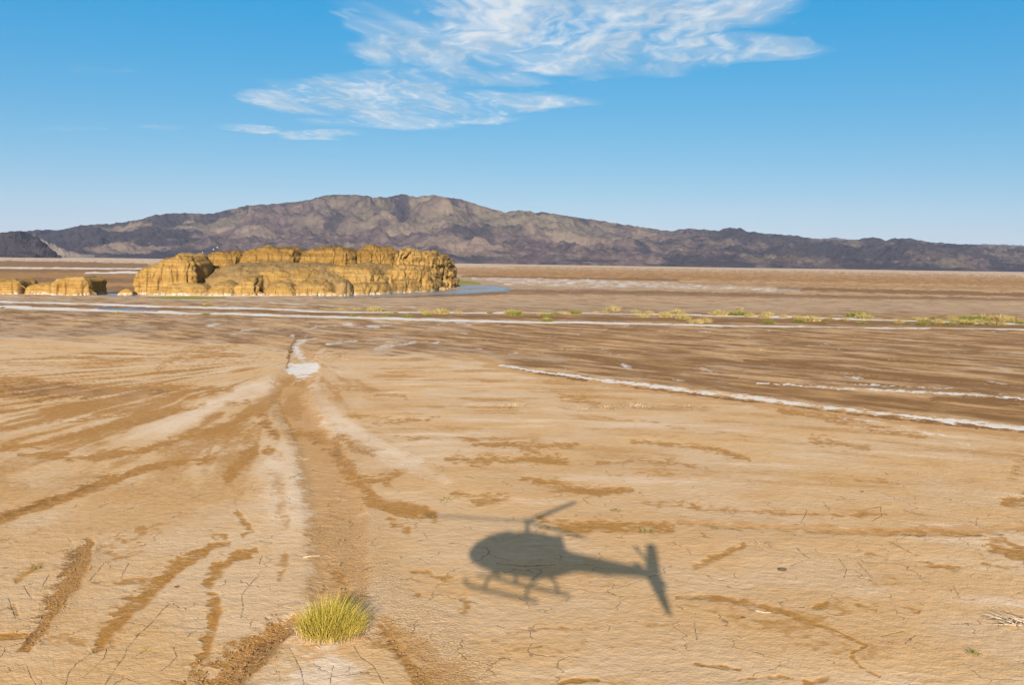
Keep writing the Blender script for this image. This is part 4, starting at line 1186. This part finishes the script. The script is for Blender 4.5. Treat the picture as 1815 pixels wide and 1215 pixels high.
# far clumps along the salt lines: px, py of the foot, width px, kind
ORD = ['first', 'second', 'third', 'fourth', 'fifth', 'sixth', 'seventh', 'eighth', 'ninth', 'tenth', 'eleventh', 'twelfth', 'thirteenth', 'fourteenth', 'fifteenth', 'sixteenth',
       'seventeenth', 'eighteenth', 'nineteenth', 'twentieth', 'twenty-first', 'twenty-second', 'twenty-third', 'twenty-fourth', 'twenty-fifth', 'twenty-sixth', 'twenty-seventh',
       'twenty-eighth', 'twenty-ninth', 'thirtieth', 'thirty-first', 'thirty-second', 'thirty-third', 'thirty-fourth', 'thirty-fifth', 'thirty-sixth']
CLUMPS = {
    'straw': [(606, 550, 12), (633, 550, 12), (662, 553, 22), (674, 552, 18), (748, 553, 14), (757, 557, 14), (781, 557, 22), (812, 555, 12), (905, 556, 18), (920, 557, 16), (968, 566, 8), (960, 559, 12), (1002, 558, 14), (1056, 554, 8),
              (1088, 551, 20), (1073, 555, 10), (1128, 556, 16), (1151, 557, 14), (1178, 558, 18), (1203, 558, 22), (1140, 563, 16), (1180, 563, 18), (1212, 566, 22), (1234, 574, 22), (1250, 572, 20),
              (1275, 560, 24), (1312, 549, 12), (1355, 564, 16), (1362, 561, 20), (1415, 566, 18), (1440, 570, 24), (1472, 567, 14), (1535, 566, 26), (1595, 573, 16), (1642, 571, 18), (1690, 566, 16), (1718, 574, 18), (1770, 577, 22), (1800, 573, 30), (1780, 568, 26), (1752, 567, 30), (1625, 568, 14), (1665, 573, 16), (1700, 572, 20), (1738, 573, 20), (1500, 569, 14), (1330, 562, 14), (1390, 563, 12), (1298, 558, 14)],
    'green': [(700, 557, 10), (757, 561, 12), (722, 563, 14), (625, 562, 12), (683, 561, 12), (868, 556, 10), (912, 560, 22), (985, 558, 14), (970, 561, 16), (1020, 557, 18), (970, 571, 18),
              (1315, 560, 28), (1365, 574, 16), (1420, 573, 18), (1466, 574, 9), (1525, 562, 28), (1545, 564, 8), (1530, 575, 14), (1547, 574, 6), (1575, 575, 5), (1610, 575, 10), (1638, 577, 16), (1656, 576, 8), (1688, 577, 16),
              (1655, 566, 10), (1730, 569, 34), (1718, 576, 16), (1755, 575, 12), (1740, 577, 10), (1792, 571, 18), (1812, 575, 16), (1705, 568, 14), (1672, 569, 10)],
}
PROTO = {}
for kind, mt in (('straw', GR_S), ('green', GR_G)):
    PROTO[kind] = [blade_mesh(kind + '_clump', 330, 1.0, 1.0, .9, .045, 60 + i, seg=2) for i in range(4)]
    for q in PROTO[kind]:
        q.materials.append(mt)
r_ = random.Random(3)
for kind, words in (('straw', 'straw-yellow grass clump'), ('green', 'green bushy clump')):
    for i, (px, py, w) in enumerate(sorted(CLUMPS[kind])):
        q = at(px, py); wid = w * q[1] / F * .68
        o = obj('grass_clump', PROTO[kind][i % 4]); o.location = (q[0], q[1] + wid * .5, -0.03)
        o.scale = (wid, wid * .9, min(1.7, wid * r_.uniform(.55, .8))); o.rotation_euler = (0, 0, r_.uniform(0, 6.28))
        n = len(CLUMPS[kind])
        if i < 36 and i < n / 2 + .5:
            lab = words + ' on the far salt lines, ' + ORD[i] + ' of its colour from the left'
        else:
            lab = words + ' on the far salt lines, ' + ORD[n - 1 - i] + ' of its colour from the right'
        tag(o, lab, 'grass clump', kind + ' grass clumps along the salt lines')
for i, (px, py, w, kind, lab) in enumerate([(208, 556, 18, 'straw', 'lone yellowish clump on the lower salt line near the left edge'), (4, 546, 8, 'green', 'tiny green clump at the very left edge on the salt line'),
                                            (367, 541, 16, 'straw', 'flat straw clump on the upper salt line below the left bluff'), (363, 558, 14, 'green', 'small grey-green clump on the lower salt line below the left bluff'),
                                            (570, 548, 10, 'straw', 'small pale clump left of the row of tufts, upper one'), (580, 550, 12, 'straw', 'small pale clump left of the row of tufts, lower one')]):
    q = at(px, py); wid = w * q[1] / F * .55
    o = obj('grass_clump', PROTO[kind][i % 4]); o.location = (q[0], q[1] + wid * .5, -.03); o.scale = (wid, wid, min(1.4, wid * .5)); o.rotation_euler = (0, 0, i * 1.3)
    tag(o, lab, 'grass clump')

# straw heaps lying in the middle distance: px, py, width px, height px
DRY = [(640, 'm')]
for i, (px, py, w, h, lab) in enumerate([
        (1025, 727, 46, 14, 'flattened dry straw heap left of two others above the pale arcs'), (1080, 724, 46, 14, 'flattened dry straw heap, middle one of three in a row'),
        (1130, 722, 60, 14, 'long flattened dry straw heap just right of the middle one'), (1225, 722, 52, 12, 'dry straw heap under the salt rill, rightmost of the row'),
        (905, 722, 50, 16, 'loose dry straw heap at the left of the row'), (1008, 622, 34, 14, 'spiky pale straw heap on the brown band, centre'),
        (1075, 626, 24, 8, 'small straw heap on the brown band right of the spiky one'), (1445, 597, 18, 7, 'small straw heap on the dark band below the green clumps'),
        (1352, 622, 12, 14, 'upright straw tuft on the brown band at the right'), (1770, 630, 20, 10, 'straw heap on the brown band near the right edge'),
        (1805, 592, 12, 8, 'straw tuft just below the clumps at the right edge'), (1350, 970, 44, 14, 'fan of bleached straw lying in the near right field'),
        (205, 572, 34, 8, 'pale straw patch on the grey flat at the left'), (155, 602, 12, 8, 'ring-shaped straw wisp at the edge of the left fan'),
        (360, 667, 36, 8, 'sparse straw wisps in the left fan'), (258, 637, 14, 6, 'tiny straw wisp in the left fan'), (545, 560, 30, 4, 'thin straw line on the salt near the channel mouth'),
        (1180, 590, 34, 8, 'wide faint straw heap on the grey flat below the clumps'), (1590, 640, 30, 9, 'straw wisps far right on the brown band')]):
    q = at(px, py); k = q[1] / F; wid = w * k * .5
    me = blade_mesh('straw', 46 if w < 40 else 90, 1.0, .9, 1.5, .03, 200 + i, dome=False, seg=3)
    o = obj('straw_heap', me, STRAW); o.location = (q[0], q[1] + wid * .4, -.02)
    o.scale = (wid, wid * 1.3, max(.10, h * k * .42)); o.rotation_euler = (0, 0, i * 2.1)
    tag(o, lab, 'straw heap', 'dry straw on the mud')

# small green sprigs
for i, (px, py, w, h, lab) in enumerate([
        (1146, 945, 28, 8, 'low green sprig right of the rotor shadow'), (1268, 938, 16, 4, 'short olive sprig on the edge of the sandy groove'),
        (787, 886, 20, 5, 'thin green sprig above the long rotor blade shadow'), (1092, 906, 18, 5, 'faint green sprig above the low bright one'), (1055, 918, 7, 3, 'tiny green sprig left of the low bright one'),
        (66, 1010, 14, 10, 'dark green sprig in the lower left corner field'), (1724, 1160, 20, 10, 'olive sprig in the lower right corner field'),
        (602, 632, 5, 4, 'small green speck by the channel mouth'), (1345, 701, 12, 5, 'green sprig between the two right salt rills'), (1404, 736, 6, 3, 'tiny sprig below the lower salt rill'),
        (258, 1155, 16, 5, 'yellow sprig among the cracks at lower left')]):
    q = at(px, py); k = q[1] / F
    me = blade_mesh('sprig', 40, 1.0, 1.0, 1.3, .05, 300 + i, dome=False, seg=2)
    o = obj('green_sprig', me, GR_G if 'yellow' not in lab else GR_Y); o.location = (q[0], q[1], -.01); wid = w * k * .5
    o.scale = (wid, wid * 1.4, h * k * 1.1); tag(o, lab, 'sprig')


# ------------------------------------------------------------------ dead brush, sticks and stones
def tube(pts, r0, r1, n=5):
    pts = np.array(pts, float); m = len(pts)
    V = []; Fc = []
    for i, c in enumerate(pts):
        d = pts[min(i + 1, m - 1)] - pts[max(i - 1, 0)]; d /= np.linalg.norm(d) + 1e-9
        a = np.cross(d, [0.13, 0.2, 0.97]); a /= np.linalg.norm(a) + 1e-9; b = np.cross(d, a)
        r = r0 + (r1 - r0) * i / (m - 1)
        for k in range(n):
            w = 2 * math.pi * k / n; V.append(c + r * (math.cos(w) * a + math.sin(w) * b))
    for i in range(m - 1):
        for k in range(n):
            Fc.append((i * n + k, i * n + (k + 1) % n, (i + 1) * n + (k + 1) % n, (i + 1) * n + k))
    Fc.append(tuple(range(n))[::-1]); Fc.append(tuple((m - 1) * n + k for k in range(n)))
    return V, Fc


def tube_obj(name, paths, mat, parent=None, loc=None, n=5):
    V = []; Fc = []
    for pts, r0, r1 in paths:
        v, f = tube(pts, r0, r1, n); o = len(V)
        V += [tuple(q) for q in v]; Fc += [tuple(i + o for i in q) for q in f]
    me = bpy.data.meshes.new(name); me.from_pydata(V, [], Fc); me.update()
    return obj(name, me, mat, parent, loc)


def branch_path(r, L, z0=.05, ang=0, up=.15):
    p = np.array([0, 0, z0]); out = [p.copy()]
    for i in range(5):
        ang += r.normal(0, .28); p = p + np.array([math.cos(ang), math.sin(ang), up + r.normal(0, .12)]) * L / 5
        p[2] = max(.02, p[2]); out.append(p.copy())
    return out


q = at(1800, 1108)
BR = empty('dead_brush', (q[0], q[1], 0)); tag(BR, 'bleached dead brush lying at the right edge of the foreground', 'dead brush')
rr_ = np.random.default_rng(9)
for i in range(16):
    pth = branch_path(rr_, rr_.uniform(.7, 1.5), ang=math.pi + rr_.uniform(-1.2, 1.2) if i < 11 else rr_.uniform(0, 6.2), up=.1)
    o = tube_obj('branch', [(pth, .024, .006), ([pth[2] + np.array([0, 0, 0]), pth[2] + np.array([rr_.normal(0, .25), rr_.normal(0, .25), .12])], .012, .004)], TWIGP if i % 3 else TWIG, BR)
    o.location = (rr_.uniform(-.5, .7), rr_.uniform(-.4, .6), 0)
for i, (px, py, L, a, lab) in enumerate([
        (538, 990, .75, .1, 'thin stick lying across the pale left bank of the channel'), (622, 1066, .9, .6, 'bent stick lying behind the big tussock'), (1340, 1085, .6, 0, 'pale twig lying on the crust in the right field'),
        (1690, 1062, .9, -.7, 'dark twig left of the dead brush'), (1640, 960, .5, .3, 'short twig below the sandy groove at the right'), (468, 1098, .4, -.9, 'short twig left of the big tussock')]):
    q = at(px, py); pth = branch_path(np.random.default_rng(20 + i), L, ang=a, up=.03, z0=.02)
    o = tube_obj('stick', [(pth, .028, .012)], TWIGP if 'pale' in lab else TWIG, None, (q[0], q[1], 0)); tag(o, lab, 'stick')
STONE = plain('dark_stone', (0.075, 0.05, 0.03), .9, var=.3)
for px, py, r, lab in [(1387, 1012, .15, 'dark flat stone alone on the pale crust at the right'), (313, 1042, .08, 'small brown stone in the lower left field'), (1528, 873, .08, 'small brown pebble on the pale mud at the right'),
                       (1317, 1097, .07, 'tiny brown pebble near the dark flat stone')]:
    q = at(px, py); me = pebble(r, int(px), 2, (1.3, .9, .5)); me.materials.append(STONE)
    tag(obj('stone', me, None, None, (q[0], q[1], r * .3)), lab, 'stone')


# clods of dried mud in the rough belts: too many to count
def clods():
    r = np.random.default_rng(12)
    n = 60000
    dd = r.uniform(330, 790, n); ee = r.uniform(-1000, 1000, n)
    y = F * H / dd; x = ee * y / F
    pr = np.clip(.9 * mask_at('rough', x, y) * mask_at('damp', x, y) + .25 * mask_at('dark', x, y) + .10 * mask_at('rough', x, y), 0, 1)
    sel = r.uniform(0, 1, n) < pr * .55
    x, y = x[sel], y[sel]; n = len(x)
    base = np.array([(1, 0, 0), (-1, 0, 0), (0, 1, 0), (0, -1, 0), (0, 0, 1), (0, 0, -1)], float)
    tri = np.array([(0, 2, 4), (2, 1, 4), (1, 3, 4), (3, 0, 4), (2, 0, 5), (1, 2, 5), (3, 1, 5), (0, 3, 5)])
    s = r.lognormal(-3.75, .4, n)
    V = base[None] * s[:, None, None] * r.uniform(.6, 1.3, (n, 6, 1))
    c, k = np.cos(r.uniform(0, 6, n)), np.sin(r.uniform(0, 6, n))
    vx = V[..., 0] * c[:, None] - V[..., 1] * k[:, None]; vy = V[..., 0] * k[:, None] + V[..., 1] * c[:, None]
    V = np.stack([vx + x[:, None], vy + y[:, None], V[..., 2] * .8 + (s * .3)[:, None] - 0.06 * mask_at('dip', x, y)[:, None]], -1)
    Fc = (tri[None] + (np.arange(n) * 6)[:, None, None]).reshape(-1, 3)
    me = mesh_from('mud_clods', V.reshape(-1, 3), Fc, False)
    m, t = new_mat('mud_clod'); g = t.add('ShaderNodeNewGeometry')
    finish(t, t.mix(t.noise(g.outputs['Position'], 6.0, 2.0), (0.16, 0.078, 0.024), (0.34, 0.195, 0.08)), .95)
    tag(obj('mud_clods', me, m), 'crumbled mud clods in the damp belts', kind='stuff')


clods()


# ------------------------------------------------------------------ the helicopter whose shadow lies on the mud (behind the camera)
def rzm(a): c, s = math.cos(a), math.sin(a); return np.array([[c, -s, 0], [s, c, 0], [0, 0, 1]])


def loft(name, secs, mat, parent, n=20, p=2.4):
    """closed body along x: sections (x, zc, half width, half height)"""
    V = []; Fc = []
    for (x, zc, hw, hh) in secs:
        for k in range(n):
            a = 2 * math.pi * k / n; c, s = math.cos(a), math.sin(a)
            V.append((x, math.copysign(abs(c) ** (2 / p), c) * hw, zc + math.copysign(abs(s) ** (2 / p), s) * hh))
    for i in range(len(secs) - 1):
        for k in range(n):
            Fc.append((i * n + k, i * n + (k + 1) % n, (i + 1) * n + (k + 1) % n, (i + 1) * n + k))
    Fc.append(tuple(range(n))[::-1]); Fc.append(tuple((len(secs) - 1) * n + k for k in range(n)))
    me = bpy.data.meshes.new(name); me.from_pydata(V, [], Fc); me.update()
    me.polygons.foreach_set('use_smooth', np.ones(len(me.polygons), bool))
    return obj(name, me, mat, parent)


def plate(name, outline, thick, axis, mat, parent, off=0.0):
    """flat panel with thickness; outline in the two other axes"""
    V = []
    for s in (-thick / 2, thick / 2):
        for a, b in outline:
            V.append({'y': (a, off + s, b), 'z': (a, b, off + s), 'x': (off + s, a, b)}[axis])
    n = len(outline)
    Fc = [tuple(range(n))[::-1], tuple(range(n, 2 * n))] + [(k, (k + 1) % n, n + (k + 1) % n, n + k) for k in range(n)]
    me = bpy.data.meshes.new(name); me.from_pydata(V, [], Fc); me.update()
    import bmesh
    bm = bmesh.new(); bm.from_mesh(me); bmesh.ops.recalc_face_normals(bm, faces=bm.faces); bm.to_mesh(me); bm.free()
    return obj(name, me, mat, parent)


def helicopter():
    paint = plain('white_paint', (.72, .72, .70), .35, var=.03); dark = plain('dark_metal', (.06, .06, .065), .5, var=.2); red = plain('red_paint', (.35, .03, .02), .4, var=.05)
    glass = plain('tinted_glass', (.02, .025, .03), .08, var=.05)
    hub_ground = at(935, 925)
    dist = np.linalg.norm(np.array([0, 0, H]) - at(925, 970)) + 7
    pos = hub_ground + SUN * dist
    r = empty('helicopter', tuple(pos))
    yaw, pt, rl = HELI
    r.rotation_mode = 'XYZ'
    Rm = Matrix.Rotation(math.pi + yaw, 3, 'Z') @ Matrix.Rotation(-pt, 3, 'Y') @ Matrix.Rotation(rl, 3, 'X')
    r.rotation_euler = Rm.to_euler()
    tag(r, 'light single-rotor helicopter with skids, casting the shadow on the mud', 'helicopter')
    # local: x forward, y left, z up, origin at the rotor hub
    loft('fuselage', [(3.35, -2.10, .08, .08), (3.22, -2.10, .34, .24), (2.85, -2.05, .62, .46), (2.2, -1.93, .84, .72), (1.4, -1.78, .93, .93), (.4, -1.70, .93, 1.00), (-.6, -1.70, .90, .96), (-1.4, -1.72, .78, .82), (-2.1, -1.70, .56, .60),
                      (-2.7, -1.66, .40, .44), (-3.2, -1.62, .34, .38)], paint, r, p=2.6)
    loft('windscreen', [(3.10, -1.95, .34, .16), (2.86, -1.84, .60, .36), (2.2, -1.60, .82, .55), (1.45, -1.40, .90, .64), (1.35, -1.40, .88, .62)], glass, r, p=2.6)
    for s in (-1, 1):
        d = plate('door', [(1.3, -2.3), (1.35, -1.3), (.9, -.85), (-.4, -.85), (-.5, -2.3)], .04, 'y', paint, r, s * .95)
        plate('handle', [(-.3, -1.7), (-.1, -1.7), (-.1, -1.66), (-.3, -1.66)], .05, 'y', dark, d, s * .985)
    loft('engine_cowling', [(1.0, -.92, .30, .10), (.6, -.88, .50, .20), (0, -.84, .56, .27), (-.9, -.84, .54, .30), (-1.7, -.90, .44, .32), (-2.15, -1.02, .30, .24)], paint, r)
    loft('exhaust', [(-1.6, -.72, .17, .17), (-2.15, -.62, .18, .18), (-2.2, -.62, .16, .16)], dark, r, p=2)
    tube_obj('mast', [([(0, 0, -.6), (0, 0, -.3), (0, 0, .02)], .13, .09)], dark, r, n=10)
    hb = loft('rotor_hub', [(-.32, 0, .10, .05), (-.12, 0, .24, .12), (.12, 0, .24, .12), (.32, 0, .10, .05)], dark, r, p=2)
    fwd_w = Rm
    for a in BLADES:
        V = [(.3, -.10, -.03), (.9, -.20, -.02), (5.55, -.20, .08), (5.66, -.05, .08), (5.66, .15, .08), (.9, .20, -.02), (.3, .10, -.03)]
        m = len(V); VV = V + [(x, y, z + .045) for x, y, z in V]
        Fc = [tuple(range(m))[::-1], tuple(range(m, 2 * m))] + [(k, (k + 1) % m, m + (k + 1) % m, m + k) for k in range(m)]
        me = bpy.data.meshes.new('rotor_blade'); me.from_pydata(VV, [], Fc); me.update()
        o = obj('rotor_blade', me, dark, r); o.rotation_euler = (0, -FLAP[a], a)
    loft('tail_boom', [(-2.7, -1.62, .38, .42), (-4.0, -1.58, .32, .37), (-5.5, -1.53, .26, .29), (-7.15, -1.48, .18, .20), (-7.3, -1.48, .10, .12)], paint, r, p=2)
    plate('upper_fin', [(-6.85, -1.45), (-7.60, -.05), (-8.05, -.05), (-7.60, -1.45)], .16, 'y', red, r)
    plate('lower_fin', [(-6.80, -1.50), (-7.22, -2.95), (-7.34, -2.95), (-7.60, -1.50)], .16, 'y', red, r)
    plate('stabiliser', [(-5.1, -1.28), (-5.7, -1.28), (-5.7, 1.28), (-5.1, 1.28)], .10, 'z', paint, r, -1.62)
    g = loft('tail_gearbox', [(-6.7, -1.20, .08, .08), (-6.5, -1.20, .14, .12), (-6.25, -1.22, .08, .08)], dark, r, p=2)
    for a in (-1.04, -1.04 + math.pi):
        V = [(.06, 0, -.05), (.93, 0, -.09), (.93, 0, .09), (.06, 0, .05)]
        VV = [(x, -.01, z) for x, y, z in V] + [(x, .02, z) for x, y, z in V]
        me = bpy.data.meshes.new('tail_rotor_blade'); me.from_pydata(VV, [], [(3, 2, 1, 0), (4, 5, 6, 7)] + [(k, (k + 1) % 4, 4 + (k + 1) % 4, 4 + k) for k in range(4)]); me.update()
        o = obj('tail_rotor_blade', me, dark, r); o.location = (-6.95, -.35, -1.18); o.rotation_euler = (0, a, 0)
    for s in (-1, 1):
        k = tube_obj('skid', [([(2.55, s * 1.08, -3.0), (2.35, s * 1.08, -3.15), (2.0, s * 1.08, -3.22), (1, s * 1.08, -3.24), (-.4, s * 1.08, -3.24), (-1.5, s * 1.08, -3.24)], .075, .075)], dark, r, n=8)
        tube_obj('step', [([(1.9, s * 1.02, -2.75), (1.2, s * 1.02, -2.75), (.6, s * 1.02, -2.75)], .05, .05)], dark, k, n=6)
    for x in (1.35, -.9):
        tube_obj('cross_tube', [([(x, -1.08, -3.22), (x, -.95, -2.85), (x, -.55, -2.6), (x, 0, -2.55), (x, .55, -2.6), (x, .95, -2.85), (x, 1.08, -3.22)], .07, .07)], dark, r, n=8)
    return r


HELI = (-0.69, -0.055, 0.12)
BLADES = (0.69, 0.69 + 2.0944, 0.69 - 2.0944)
FLAP = {BLADES[0]: 0.0, BLADES[1]: 0.0, BLADES[2]: 0.075}      # the blade on the far side flaps up
helicopter()

# ------------------------------------------------------------------ air
def haze():
    x, y, z0, z1 = 21000, 21000, -8.0, 480.0
    me = bpy.data.meshes.new('haze')
    v = [(-x, -y, z0), (x, -y, z0), (x, y, z0), (-x, y, z0), (-x, -y, z1), (x, -y, z1), (x, y, z1), (-x, y, z1)]
    me.from_pydata(v, [], [(3, 2, 1, 0), (4, 5, 6, 7), (0, 1, 5, 4), (1, 2, 6, 5), (2, 3, 7, 6), (3, 0, 4, 7)])
    m = bpy.data.materials.new('thin_haze'); m.use_nodes = True; t = NT(m.node_tree)
    pv = t.add('ShaderNodeVolumePrincipled'); pv.inputs['Color'].default_value = (.58, .70, .95, 1); pv.inputs['Density'].default_value = 1.7e-5
    pv.inputs['Anisotropy'].default_value = 0.0
    o = t.add('ShaderNodeOutputMaterial'); t.link(pv.outputs[0], o.inputs['Volume'])
    tag(obj('haze', me, m), 'thin blue haze over the flat', kind='stuff')


haze()
